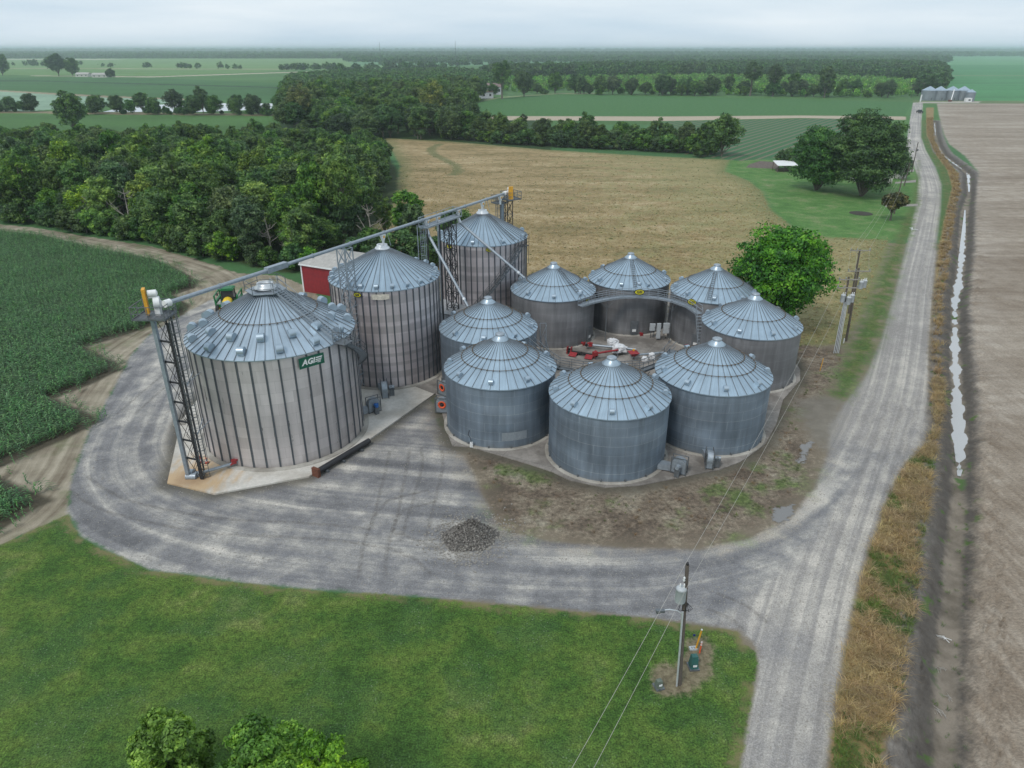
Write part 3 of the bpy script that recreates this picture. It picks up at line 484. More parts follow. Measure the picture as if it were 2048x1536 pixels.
def vent_mesh(r, w, sl):
    "half-round hooded vent; local x points down the slope"
    m = MB(); n = 14; ang = [PI*1.0-(PI*1.42)*k/n for k in range(n+1)]; prof = [(r*math.cos(t), r*.55+r*math.sin(t)) for t in ang]
    a = [Vector((x, -w/2, z)) for x, z in prof]; b = [Vector((x, w/2, z)) for x, z in prof]; q = len(a)
    m.add(a+b, [(k, k+1, q+k+1, q+k) for k in range(q-1)], 0, True); base = [(-r, -w/2, -.25), (r*.35, -w/2, -.25*1-.2*sl)]
    for s in (0, 1):
        y_ = -w/2 if s == 0 else w/2; pts = [(-r, -.25)]+prof+[(r*.1, -.3)]; m.add([(x, y_, z) for x, z in pts], [tuple(range(len(pts))) if s else tuple(range(len(pts)))[::-1]], 0)
    e = prof[-1]; m.add([(e[0], -w/2+.03, e[1]), (e[0], w/2-.03, e[1]), (r*.12, w/2-.03, -.3), (r*.12, -w/2+.03, -.3)], [(0, 1, 2, 3)], 1)
    m.add([(-r, -w/2, -.25), (-r, w/2, -.25), (-r, w/2, prof[0][1]), (-r, -w/2, prof[0][1])], [(0, 1, 2, 3)], 0)
    return m.mesh('vent')
MESH = {}
def part(name, me, parent, mats=None, loc=None, rz=0):
    if mats and not me.materials:
        for m in (mats if isinstance(mats, (list, tuple)) else [mats]): me.materials.append(m)
    o = bpy.data.objects.new(name, me); COL.objects.link(o); o.parent = parent
    if loc is not None: o.location = loc
    if rz: o.rotation_euler[2] = rz
    return o
def hoop(Rb, h, rise, fr, r=.028):
    rr = Rb*(1-fr); z = h+rise*fr+.14; m = MB(); n = 80
    pts = [(rr*math.cos(2*PI*k/n), rr*math.sin(2*PI*k/n), z) for k in range(n+1)]; m.tube(pts, r, 5)
    for k in range(40):
        a = 2*PI*k/40; m.box((rr*math.cos(a), rr*math.sin(a), z-.02), (.1, .07, .12), a)
    return m
def roof_ladder(Rb, h, rise, f0=.03, f1=.82, w=.42):
    m = MB()
    def q(f, y, dz=.16): return Vector((Rb*(1-f), y, h+rise*f+dz))
    for s in (-w/2, w/2): m.bar(q(f0, s), q(f1, s), .05)
    n = 15
    for k in range(n): f = f0+(f1-f0)*(k+.5)/n; m.bar(q(f, -w/2), q(f, w/2), .045)
    return m
def small_bin(x, y, label, kind, rot=0., ladder=None, door=None, nv=9, voff=0., Rb=5.49, h=6.5, rise=3.2, wm=None, rusty=False, rings=(.3, .5)):
    t = thing('grain_bin', label, 'grain bin', (x, y, 0), 0, 'round steel grain bins round the yard')
    if 'fw' not in MESH: MESH['fw'] = wall_mesh(Rb, h, 120); MESH['fw2'] = MESH['fw'].copy(); MESH['fw'].materials.append(M_WALL); MESH['fw2'].materials.append(M_WALL2)
    w = part('wall', MESH['fw2' if wm else 'fw'], t, rz=rot)
    key = 'roofr' if rusty else 'roof'
    if key not in MESH: MESH[key] = roof_mesh(Rb, h, rise, 40)
    rf = part('roof', MESH[key], t, [M_ROOFR if rusty else M_ROOF, M_RIB])
    for fr in rings: part('roof_hoop', hoop(Rb, h, rise, fr).mesh('roof_hoop'), rf, M_RING)
    cp = MB(); cp.lathe([(.84, h+rise-.46), (.84, h+rise-.37), (.48, h+rise-.1), (.42, h+rise+.06)], 32)
    cap = cp.build('roof_cap', M_ROOFA, rf); cp = MB(); cp.lathe([(.44, h+rise+.02), (.47, h+rise+.16), (.38, h+rise+.23), (.0, h+rise+.26)], 32); cp.build('lid', M_GALV, cap)
    MB().lathe([(Rb+.35, 0), (Rb+.35, .13), (Rb+.3, .16), (Rb-.1, .16)], 72).build('foundation', M_FOUND, t)
    if 'sv' not in MESH: MESH['sv'] = vent_mesh(.27, .42, rise/Rb)
    for k in range(nv):
        a = -PI/2+R(voff)+2*PI*k/nv; f = .085; part('roof_vent', MESH['sv'], rf, [M_ROOFA, M_DARK], (Rb*(1-f)*math.cos(a), Rb*(1-f)*math.sin(a), h+rise*f+.05), a)
    if 'ab' not in MESH: MESH['ab'] = MB().box((Rb+.05, 0, .26), (.14, .12, .22)).mesh('anchor_bolt')
    for k in range(16): part('anchor_bolt', MESH['ab'], t, M_GALVD, rz=2*PI*(k+.5)/16)
    if ladder is not None:
        roof_ladder(Rb, h, rise).build('roof_ladder', M_GALVD, rf, rz=R(ladder))
        hm = MB(); hm.lathe([(.0, .12), (.3, .1), (.34, 0), (.34, -.2)], 18); a = R(ladder)+.13; f = .16
        hm.build('roof_hatch', M_ROOFA, rf, (Rb*(1-f)*math.cos(a), Rb*(1-f)*math.sin(a), h+rise*f+.12))
    if door is not None:
        d = MB(); d.box((Rb+.07, 0, 1.25), (.12, 1.02, 1.75)).box((Rb+.15, 0, 1.25), (.06, .86, 1.58)).box((Rb+.2, .36, 1.3), (.05, .05, .3)).box((Rb+.16, 0, .32), (.3, .8, .1))
        dr = d.build('door', M_GALVD, t, rz=R(door)); MB().box((Rb+.19, 0, .85), (.02, .5, .34)).build('notice_plate', M_WHITE, dr)
    return t
G_YARD = 'round steel grain bins round the yard'
bE = small_bin(5.42, 89.99, 'small grey yard bin with roof ladder, nearest to the farthest tall ribbed bin', 'b', .3, -52, -33, 9, -2, wm=1, rings=(.36,))
bF = small_bin(16.15, 94.71, 'farthest small bin, its roof ladder facing the camera above the curved walkway', 'b', .9, -90, -88, 9, 20, wm=1, rings=(.36,))
bG = small_bin(26.4, 89.1, 'small grey bin half hidden under the branches of the big bright green tree', 'b', .2, -112, -122, 9, 25, wm=1, rings=(.36,))
bH = small_bin(27.67, 77.18, 'rightmost small grey bin, tall plain wall beside the utility pole with the transformers', 'b', 1.3, None, None, 9, 8, wm=1, rings=(.36,))
bD = small_bin(-2.69, 75.9, 'small grey bin with two roof hoops squeezed between the tall ribbed bins and the yard', 'f', .5, None, None, 9, -4)
bJ = small_bin(-1.17, 64.71, 'small grey bin with one pale wall sheet near its foot, left front of the yard', 'f', 0, None, None, 9, -9)
bI = small_bin(8.99, 58.83, 'front small grey bin, nearest to the camera in the middle of the photo', 'f', .7, None, None, 9, -5)
bK = small_bin(19.69, 63.41, 'small grey bin with a rusty ring round its roof peak, front right of the yard', 'f', 1.1, None, None, 9, -2, rusty=True)
# the single pale replaced sheet, following the wall
m = MB(); vs = []; a0, a1 = R(-88.), R(-62)
for kx in range(13):
    a = a0+(a1-a0)*kx/12; vs += [(5.53*math.cos(a), 5.53*math.sin(a), .97), (5.53*math.cos(a), 5.53*math.sin(a), 1.87)]
m.add(vs, [(2*q, 2*q+2, 2*q+3, 2*q+1) for q in range(12)], 0, True); tag(m.build('wall_sheet', M_GALV, bJ), 'one paler replaced wall sheet')

def big_bin(x, y, Rb, h, rise, label, wallm, roofm, nrib, nroof, vents, sw, rings=(), rot=0., rusty=False):
    t = thing('ribbed_grain_bin', label, 'grain bin', (x, y, 0), 0, 'tall bins with vertical wall stiffeners')
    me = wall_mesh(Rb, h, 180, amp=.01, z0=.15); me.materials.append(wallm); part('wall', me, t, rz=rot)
    rf = part('roof', roof_mesh(Rb, h, rise, nroof, .55, .06, .08), t, [roofm, M_RIB])
    for fr in rings: part('roof_hoop', hoop(Rb, h, rise, fr, .03).mesh('roof_hoop'), rf, M_RING)
    sm_ = MB(); w = sw; sm_.box((Rb+.035, -w*.5, h/2+.05), (.075, w*.32, h-.2)).box((Rb+.035, w*.5, h/2+.05), (.075, w*.32, h-.2)).box((Rb+.015, 0, h/2+.05), (.03, w*.7, h-.2)); sme = sm_.mesh('stiffener')
    for k in range(nrib): part('stiffener', sme, t, M_STIFF, rz=rot+2*PI*k/nrib)
    MB().lathe([(Rb+.55, 0), (Rb+.55, .2), (Rb+.5, .24), (Rb-.1, .24)], 96).build('foundation', M_FOUND, t)
    for (f, n, off, r, wv) in vents:
        vm = vent_mesh(r, wv, rise/Rb)
        for k in range(n):
            a = -PI/2+R(off)+2*PI*k/n; part('roof_vent', vm, rf, [M_ROOFA, M_DARK], (Rb*(1-f)*math.cos(a), Rb*(1-f)*math.sin(a), h+rise*f+.06), a)
    return t, rf
AX, AY, AR, AH, AS = -22.81, 63.21, 7.62, 11.0, 4.4
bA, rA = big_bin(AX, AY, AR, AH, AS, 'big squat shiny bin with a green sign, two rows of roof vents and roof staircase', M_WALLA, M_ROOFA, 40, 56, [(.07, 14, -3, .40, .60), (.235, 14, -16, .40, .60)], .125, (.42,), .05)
bB, rB = big_bin(-14.61, 78.82, 6.18, 11.65, 3.4, 'middle one of three ribbed bins under the long pipe, many small eave vents', M_WALLB, M_ROOF, 48, 50, [(.05, 22, 1, .26, .42)], .11, (), .02)
bC, rC = big_bin(-4.04, 97.77, 6.08, 11.65, 3.35, 'farthest tall ribbed bin under the long pipe, diagonal stair across its wall', M_WALLB, M_ROOFR, 48, 50, [(.05, 9, -11, .26, .42)], .11, (), .03)
def collar(parent, z, r, mat=M_WHITE): return MB().lathe([(r+.25, z-.35), (r+.2, z-.2), (r, z-.05), (r, z+.12), (r-.15, z+.14), (r-.18, z-.1), (0, z-.1)], 28).build('peak_collar', mat, parent)
for tt, z in ((rB, 15.0), (rC, 15.0)): collar(tt, z, .6, M_SILV)
collar(rA, 15.35, .75, M_SILV)
# platform at the top of bin A
m = MB(); n6 = [(1.85*math.cos(R(60*k+10)), 1.85*math.sin(R(60*k+10))) for k in range(6)]; m.prism(n6, 14.78, 14.85); m.build('peak_platform', M_GALV, rA)
m = MB()
for k in range(6):
    p, q = n6[k], n6[(k+1) % 6]
    m.bar((*p, 14.8), (*p, 15.85), .05)
    if k in (5,): continue
    for z in (15.3, 15.85): m.bar((*p, z), (*q, z), .045)
m.build('guard_rail', M_GALVD, rA)
# roof staircase of bin A
def stair_roof(ang, parent):
    st = MB(); rl = MB(); ca, sa = math.cos(ang), math.sin(ang)
    def q(f, y, dz): r = AR*(1-f); return Vector((r*ca-y*sa, r*sa+y*ca, AH+AS*f+dz))
    for s in (-.4, .4):
        st.bar(q(.0, s, .3), q(.86, s, .3), .05, .2)
        for dz in (.85, 1.35): rl.bar(q(.0, s, dz), q(.86, s, dz), .035)
        for k in range(7): rl.bar(q(.86*k/6, s, .2), q(.86*k/6, s, 1.35), .035)
    for k in range(26): f = .86*(k+.5)/26; c = (q(f, -.4, .3)+q(f, .4, .3))/2; st.box(c, (.16, .8, .04), ang)
    so = st.build('roof_stair', M_GALV, parent); rl.build('hand_rail', M_GALV, so)
stair_roof(R(-25), rA)
def helix(Rb, a0, a1, z0, z1, parent, name='wall_stair', w=.75, mat=M_GALVD):
    st = MB(); n = max(8, int(abs(z1-z0)/.22)); inn, out = [], []
    for k in range(n+1):
        a = a0+(a1-a0)*k/n; z = z0+(z1-z0)*k/n; inn.append((( Rb+.2)*math.cos(a), (Rb+.2)*math.sin(a), z)); out.append(((Rb+.2+w)*math.cos(a), (Rb+.2+w)*math.sin(a), z))
        st.box(((Rb+.2+w/2)*math.cos(a), (Rb+.2+w/2)*math.sin(a), z), (w, .24, .035), a)
    for side in (inn, out):
        for k in range(n): st.bar(side[k], side[k+1], .04, .22)
    so = st.build(name, mat, parent); rl = MB()
    for side in (out, inn):
        for dz in (.5, 1.0):
            for k in range(n): rl.bar(Vector(side[k])+Vector((0, 0, dz)), Vector(side[k+1])+Vector((0, 0, dz)), .04)
        for k in range(0, n+1, 4): rl.bar(side[k], Vector(side[k])+Vector((0, 0, 1.)), .04)
    rl.build('hand_rail', mat, so)
helix(AR, R(-25), R(75), 10.9, 1.6, bA)
m = MB(); a = R(-25); c = Vector(((AR+.7)*math.cos(a), (AR+.7)*math.sin(a), 11.0)); m.box(c, (1.3, 1.3, .06), a)
for dx, dy in ((.62, -.62), (.62, .62), (-.62, .62), (-.62, -.62)): m.bar(c+Matrix.Rotation(a, 3, 'Z')@Vector((dx, dy, 0)), c+Matrix.Rotation(a, 3, 'Z')@Vector((dx, dy, 1.1)), .05)
for dz in (.55, 1.1):
    for p, q in (((.62, -.62), (.62, .62)), ((-.62, -.62), (.62, -.62))): m.bar(c+Matrix.Rotation(a, 3, 'Z')@Vector((*p, dz)), c+Matrix.Rotation(a, 3, 'Z')@Vector((*q, dz)), .045)
m.build('landing', M_GALVD, bA)
# stair across the wall of bin C, and its caged landing
helix(6.08, R(-112), R(-38), 1.2, 11.0, bC, w=.6)
m = MB(); a = R(-34); c = Vector(((6.08+.6)*math.cos(a), (6.08+.6)*math.sin(a), 11.1)); m.box(c, (1.1, 1.2, .05), a)
for s in (-.55, .55):
    for e in (0, .55): m.bar(c+Matrix.Rotation(a, 3, 'Z')@Vector((e, s, -2.5 if e else 0)), c+Matrix.Rotation(a, 3, 'Z')@Vector((e, s, 1.5)), .06)
for dz in (.5, 1., 1.5): m.bar(c+Matrix.Rotation(a, 3, 'Z')@Vector((.55, -.55, dz)), c+Matrix.Rotation(a, 3, 'Z')@Vector((.55, .55, dz)), .045)
m.build('landing', M_BLACK, bC); roof_ladder(6.08, 11.65, 3.35).build('roof_ladder', M_GALVD, rC, rz=R(-42))
# signs on the bins
def sign_frame(cx, cy, Rb, deg, z, off=.16):
    a = R(deg); o = Vector((cx+(Rb+off)*math.cos(a), cy+(Rb+off)*math.sin(a), z)); n = Vector((math.cos(a), math.sin(a), 0)); x = Vector((-math.sin(a), math.cos(a), 0)); zz_ = Vector((0, 0, 1))
    return Matrix.Translation(o)@Matrix((x, zz_, n)).transposed().to_4x4()
def local(parent, M): return Matrix.Translation(-parent.location)@M
def green_sign():
    M = local(bA, sign_frame(AX, AY, AR, -48.5, 10.15, .22)@Matrix.Scale(.87, 4)); m = MB(); w, h = 2.75, 1.15
    m.add([M@Vector((x, y, z)) for z in (-.03, .0) for x, y in ((-w/2, -h/2), (w/2, -h/2), (w/2, h/2), (-w/2, h/2))], [(4, 5, 6, 7), (0, 1, 5, 4), (1, 2, 6, 5), (2, 3, 7, 6), (3, 0, 4, 7), (3, 2, 1, 0)])
    s = m.build('sign_board', M_LOGOG, bA); m = MB(); textmesh(m, 'AGI', .82, M@Matrix.Translation((-.38, .0, .012)), shear=.25, offset=.028); m.build('lettering', M_WHITE, s)
    m = MB()
    def qd(p): m.add([M@Vector((x, y, .014)) for x, y in p], [tuple(range(len(p)))])
    qd([(.48, .3), (1.2, .3), (1.13, .17), (.46, .17)]); qd([(.44, .08), (.82, .06), (1.1, .1), (1.06, -.02), (.8, -.04), (.4, -.04)]); qd([(.38, -.12), (.7, -.1), (1.02, -.02+-.06), (.98, -.16), (.66, -.2), (.34, -.24)]); qd([(.62, -.27), (.98, -.22), (.96, -.31), (.6, -.33)])
    m.build('emblem', M_WHITE, s)
green_sign()
def oval_sign(name, parent, M, w, h, txt='GSI'):
    m = MB(); n = 28
    def el(sx, sy, z): return [M@Vector((sx*math.cos(2*PI*k/n), sy*math.sin(2*PI*k/n), z)) for k in range(n)]
    a, b = el(w/2, h/2, -.03), el(w/2, h/2, 0); m.add(a+b, [tuple(range(n, 2*n)), tuple(range(n))[::-1]]+[(k, (k+1) % n, n+(k+1) % n, n+k) for k in range(n)], 1)
    m.add(el(w*.44, h*.40, .01), [tuple(range(n))], 0); textmesh(m, txt, h*.62, M@Matrix.Translation((0, 0, .02)), 1, offset=.012)
    return m.build(name, [M_LOGOY, M_BLACK], parent)
oval_sign('maker_badge', bB, local(bB, sign_frame(-14.61, 78.82, 6.18, -108, 11.15)), .95, .55)
oval_sign('maker_badge', bC, local(bC, sign_frame(-4.04, 97.77, 6.08, -80, 11.15)), 1.0, .6); oval_sign('maker_badge', bC, local(bC, sign_frame(-4.04, 97.77, 6.08, -134, 11.15)), .95, .6)
M = local(bB, sign_frame(-14.61, 78.82, 6.18, -85, 11.0)); m = MB(); m.add([M@Vector((x, y, 0)) for x, y in ((-.95, -.25), (0, -.34), (.95, -.25), (.95, .3), (-.95, .3))], [(0, 1, 2, 3, 4)]); m.build('worn_panel', plain('worn_pale_panel', (.6, .56, .48), .7, 0, .4, 3), bB)
M = local(bE, sign_frame(5.42, 89.99, 5.49, -42, 6.1)); oval_sign('maker_badge', bE, M, .75, .55)

# ---------------------------------------------------------------- long conveyor pipe, its towers and spouts
T_A = Vector((-27.9, 54.0, 16.5)); T_B = Vector((-.7, 103.9, 16.3)); tdir = (T_B-T_A).normalized(); tn = Vector((tdir.y, -tdir.x, 0)).normalized()
def tp(f, z=0., n=0.): return T_A+(T_B-T_A)*f+Vector((0, 0, z))+tn*n
def tf(x, y): return ((Vector((x, y, 16.4))-T_A).dot(tdir))/(T_B-T_A).length
pipe = thing('conveyor_pipe', 'long pale grey pipe running over the peaks of the three tall bins', 'conveyor', tuple(T_A))
def lb(mb): mb.v = [tuple(Vector(p)-T_A) for p in mb.v]; return mb
m = MB(); m.cyl(tp(.01), tp(.195), .18, n=16); m.cyl(tp(.235), tp(.985), .17, n=16)
for f in (.1, .3, .4, .5, .6, .7, .8, .9): m.cyl(tp(f-.0012), tp(f+.0012), .23, n=16)
lb(m).build('tube', M_GALV, pipe)
m = MB(); m.bar(tp(.193, .03), tp(.237, .03), .55, .5); lb(m).build('discharge_box', M_GALV, pipe)
fA, fB, fC = tf(AX, AY), tf(-14.61, 78.82), tf(-4.04, 97.77)
f3, f3b, f4 = tf(-10.3, 86.2), tf(-9.1, 88.3), tf(-6.9, 92.4)
for f, zt in ((fB, 15.2), (fC, 15.2), (f3, 15.1), (f3b, 15.1), (f4, 15.1), (.965, 15.2)):
    m = MB(); c = tp(f); d = tdir*.42
    for s in (-.16, .16):
        m.add([c+d+tn*s+Vector((0, 0, -.1)), c-d+tn*s+Vector((0, 0, -.1)), c-d*.25+tn*s*.8+Vector((0, 0, -.85)), c+d*.25+tn*s*.8+Vector((0, 0, -.85))], [(0, 1, 2, 3)])
    m.add([c+d-tn*.16+Vector((0, 0, -.1)), c+d+tn*.16+Vector((0, 0, -.1)), c+d*.25+tn*.13+Vector((0, 0, -.85)), c+d*.25-tn*.13+Vector((0, 0, -.85)), c-d-tn*.16+Vector((0, 0, -.1)), c-d+tn*.16+Vector((0, 0, -.1)), c-d*.25+tn*.13+Vector((0, 0, -.85)), c-d*.25-tn*.13+Vector((0, 0, -.85))], [(0, 1, 2, 3), (4, 7, 6, 5)])
    m.cyl(c+Vector((0, 0, -.8)), (c.x, c.y, zt-.25), .13, n=10)
    h_ = lb(m).build('outlet_hopper', M_WHITE, pipe); m = MB(); q = c+tn*.175+Vector((0, 0, -.4)); m.box(q, (.26, .02, .26), math.atan2(tdir.y, tdir.x)); lb(m).build('warning_label', M_YEL, h_)
m = MB(); e = MB()
for s, P0 in ((1, tp(.985)), (-1, tp(.004))):
    m.cyl(P0-tdir*.1, P0+tdir*.45*1, .3, n=16)
lb(m).build('end_housing', M_WHITE, pipe)
for fx in (fB+.012, fC+.02):
    m = MB(); m.bar(tp(fx, -.1, .12), tp(fx, -1.5, .5), .04); m.bar(tp(fx, -.1, -.12), tp(fx, -1.5, -.5), .04); lb(m).build('support_strut', M_GALV, pipe)

def lattice(name, label, x, y, z1, w, mat, rot=0., bays=10, parts=None, z0=0.):
    t = thing(name, label, 'tower', (x, y, 0), rot); c4 = [(-w/2, -w/2), (w/2, -w/2), (w/2, w/2), (-w/2, w/2)]
    for c in c4: m = MB(); m.bar((*c, z0), (*c, z1), .09); m.build('tower_leg', mat, t)
    m = MB()
    for b in range(bays):
        za, zb = z0+(z1-z0)*b/bays, z0+(z1-z0)*(b+1)/bays
        for k in range(4):
            p, q = c4[k], c4[(k+1) % 4]; m.bar((*p, za), (*q, zb), .05); m.bar((*q, za), (*p, zb), .05); m.bar((*p, zb), (*q, zb), .06)
    m.build('bracing', mat, t); return t
def platform(parent, c, dx, dy, mat, rail=1.1, skip=()):
    m = MB(); m.box(c, (dx, dy, .07))
    for k in range(int(dx/.35)): m.box((c[0]-dx/2+.17+k*.35, c[1], c[2]+.04), (.04, dy, .02))
    pl = m.build('platform', mat, parent); m = MB(); k4 = [(-dx/2, -dy/2), (dx/2, -dy/2), (dx/2, dy/2), (-dx/2, dy/2)]
    for i in range(4):
        p, q = k4[i], k4[(i+1) % 4]; m.bar((c[0]+p[0], c[1]+p[1], c[2]), (c[0]+p[0], c[1]+p[1], c[2]+rail), .06)
        if i in skip: continue
        mid = ((p[0]+q[0])/2, (p[1]+q[1])/2); m.bar((c[0]+mid[0], c[1]+mid[1], c[2]), (c[0]+mid[0], c[1]+mid[1], c[2]+rail), .05)
        for z in (rail*.5, rail): m.bar((c[0]+p[0], c[1]+p[1], c[2]+z), (c[0]+q[0], c[1]+q[1], c[2]+z), .05)
        m.bar((c[0]+p[0], c[1]+p[1], c[2]+.06), (c[0]+q[0], c[1]+q[1], c[2]+.06), .03, .14)
    m.build('guard_rail', mat, pl); return pl
def caged_ladder(parent, x, y, z0, z1, rz, mat, name='caged_ladder'):
    m = MB(); Mz = Matrix.Rotation(rz, 3, 'Z')
    def q(a, b, z): return Mz@Vector((a, b, 0))+Vector((x, y, z))
    for s in (-.22, .22): m.bar(q(s, 0, z0), q(s, 0, z1), .045)
    for k in range(int((z1-z0)/.3)): m.bar(q(-.22, 0, z0+k*.3), q(.22, 0, z0+k*.3), .03)
    for k in range(int((z1-z0-2)/1.1)+1):
        z = z0+2+k*1.1; pts = [q(.36*math.cos(t), -.36+.36*math.sin(t), z) for t in [PI*.85+PI*1.3*j/9 for j in range(10)]]
        for j in range(9): m.bar(pts[j], pts[j+1], .025, .05)
    for t in (PI*1., PI*1.25, PI*1.5, PI*1.75, PI*2): m.bar(q(.36*math.cos(t), -.36+.36*math.sin(t), z0+2), q(.36*math.cos(t), -.36+.36*math.sin(t), z1), .03)
    return m.build(name, mat, parent)
def drive_head(parent, c, rz, s=1.):
    "motor, belt guard and white head casing"
    Mz = Matrix.Rotation(rz, 3, 'Z')
    def q(a, b, z): return Mz@(Vector((a, b, z))*s)+Vector(c)
    m = MB(); m.box(q(-.55, -.1, .95), (.24*s, .75*s, 2.1*s), rz); m.build('belt_guard', M_YEL, parent)
    m = MB(); m.cyl(q(-.3, -.05, 1.55), q(.35, -.05, 1.55), .27*s, n=16); m.cyl(q(.35, -.05, 1.55), q(.42, -.05, 1.55), .2*s, .14*s, n=16); m.box(q(.0, -.05, 1.25), (.6*s, .3*s, .08*s), rz); m.build('motor', M_WHITE, parent)
    m = MB(); m.cyl(q(.0, 0, .75), q(.45, 0, .75), .5*s, n=20); m.bar(q(.22, 0, .75), q(.22, 0, -.4), .5*s, .42*s); m.bar(q(.22, .1, .8), q(.5, .8, .2), .4*s, .4*s); m.build('head_casing', M_WHITE, parent)
# tower at the left end
tx, ty = -28.3, 54.3
TW = thing('bucket_elevator', 'elevator tower with yellow motor guard and platform at the left end of the long pipe', 'elevator tower', (tx, ty, 0))
pm = MB(); pm.bar((-.68, -.3, .3), (-.68, -.3, 15.2), .36, .3); pm.build('leg_casing', M_GALV, TW)
for x_, y_ in ((.45, -.45), (.45, .45)): m = MB(); m.bar((x_, y_, .14), (x_, y_, 15.2), .1); m.build('tower_leg', M_BLACK, TW)
m = MB(); c4 = [(-.5, -.2), (.45, -.45), (.45, .45), (-.5, .6)]
for b in range(8):
    za, zb = .3+1.86*b, .3+1.86*(b+1)
    for kx in range(4): p, q = c4[kx], c4[(kx+1) % 4]; (m.bar((*p, za), (*q, zb), .035), m.bar((*q, za), (*p, zb), .035)) if kx in (0, 2) else None
    m.bar((-.55, -.1, zb), (.45, -.45, zb), .1, .14)
m.build('bracing', M_BLACK, TW)
m = MB(); m.bar((.62, -.5, .1), (.62, -.5, 15.), .1, .24)
for kx in range(48): m.box((.62, -.56, .35+kx*.31), (.36, .08, .07))
m.build('cable_ladder', M_BLACK, TW)
caged_ladder(TW, .95, -.2, .2, 16.3, R(20), M_GALVD)
pl = platform(TW, (-.55, -.1, 15.45), 2.6, 2.2, M_GALVD); drive_head(TW, (-.55, .2, 15.75), .35)
m = MB(); m.box((-.6, .15, .35), (.5, .6, .6)).cyl((-.9, -.25, .3), (.0, -.25, .3), .32, n=14); m.bar((-.3, .1, .35), (.6, -.1, .45), .35, .35); m.build('boot', M_GALV, TW)
for zz_ in (4.2, 9.): m = MB(); m.bar((.4, .5, zz_), (AX-tx-AR*.62, AY-ty-AR*.72, zz_+.1), .06); m.bar((.4, .5, zz_-.3), (AX-tx-AR*.8, AY-ty-AR*.55, zz_-.3), .06); m.build('tie_brace', M_GALV, TW)
# unloading auger running under the bin
un = thing('unloading_auger', 'grey auger tube with a red gearbox running from the elevator foot under the big bin', 'auger', (tx+.2, ty+.1, 0))
m = MB(); m.cyl((.3, 0, .5), (3.6, 2.2, .55), .14, n=12); m.build('tube', M_GALV, un); m = MB(); m.box((2.55, 1.5, .72), (.42, .35, .4), .6); m.bar((2.3, 1.2, .5), (2.9, 1.6, .9), .12); m.build('gearbox', M_RED, un); m = MB(); m.cyl((2.9, 1.72, .78), (3.5, 2.12, .78), .15, n=12); m.build('motor', M_GALVD, un)
# towers along the pipe
p = tp(tf(-17.5, 73.1)); t2 = lattice('lattice_mast', 'pale galvanised lattice mast standing between the big squat bin and the tall ribbed bin', p.x, p.y-.1, 16.2, 1.15, M_GALV, math.atan2(tdir.y, tdir.x), 9)
m = MB()
for kx in range(1, 8):
    m.bar((-.9, -.75, 2*kx), (.9, -.75, 2*kx), .07)
m.build('cross_arm', M_GALV, t2)
p = tp(tf(-7.2, 91.8)); t4 = lattice('lattice_tower', 'black lattice tower under the middle of the long pipe between the two tall ribbed bins', -7.9, 90.2, 15.4, 1.15, M_BLACK, 1.05, 8)
rz = math.atan2(tdir.y, tdir.x); c = tp(tf(-9., 88.6))
cw = thing('pipe_catwalk', 'grey service catwalk with hand rails hung beside the long pipe between the tall ribbed bins', 'catwalk', (c.x, c.y, 15.5), rz)
platform(cw, (0, -.2, 0), 7.6, 1.3, M_GALV, 1.15)
for lx in (-3.3, -.6): m = MB(); m.bar((lx, -.4, -.1), (lx, -.4, -15.4), .12); m.build('post', M_BLACK, cw)
p = tp(tf(-10.6, 85.6)); c3 = thing('access_ladder', 'caged grey ladder tower rising behind the middle tall bin to the pipe catwalk', 'ladder', (p.x-.3, p.y+.3, 0), .3)
caged_ladder(c3, 0, 0, .2, 15.8, .2, M_GALV)
for s in ((-.5, .3), (.5, .3)): m = MB(); m.bar((*s, 0), (*s, 15.6), .09); m.build('post', M_GALV, c3)
# far head tower
te = tp(.985); T5 = lattice('head_tower', 'far elevator tower with a yellow motor guard behind the farthest tall bin', te.x+.3, te.y+.5, 15.2, 1.3, M_BLACK, .6, 8)
platform(T5, (.9, .2, 15.3), 2.3, 2.0, M_GALVD); platform(T5, (-1.2, .1, 15.0), 1.7, 1.5, M_GALVD); drive_head(T5, (.35, -.2, 15.55), 1.3, .85); caged_ladder(T5, -1.7, 0, .3, 16., .3, M_GALVD)
m = MB(); m.bar((-.9, -.3, 0), (-.9, -.3, 15), .3, .4); m.build('leg_casing', M_GALV, T5)
# spouts
def spout(lbl, a, b, r=.17):
    t = thing('grain_spout', lbl, 'spout', tuple(a)); a = Vector(a); m = MB(); d = (Vector(b)-a); n_ = d.normalized()
    m.cyl((0, 0, .0), d, r, n=14); 
    for f in (.25, .5, .75): m.cyl(d*f-n_*.05, d*f+n_*.05, r+.05, n=14)
    m.build('tube', M_GALV, t); m = MB(); m.cyl((0, 0, .35), n_*.3, r+.04, n=14); m.cyl(d-n_*1.2, d-n_*.9, r+.06, n=14); m.build('sleeve', M_SILV, t)
ph = tp(f3); spout('slanting grey spout from the pipe catwalk down to the bin beside the middle ribbed bin', (ph.x, ph.y, 14.7), (-5.3, 81.0, 7.0))
ph = tp(f4); spout('long slanting grey spout crossing in front of the farthest tall ribbed bin', (ph.x, ph.y, 14.7), (1.6, 88.4, 8.3))
ph = tp(f3b); spout('vertical grey spout dropping beside the black lattice tower', (ph.x, ph.y, 14.7), (ph.x+.1, ph.y, 1.0))

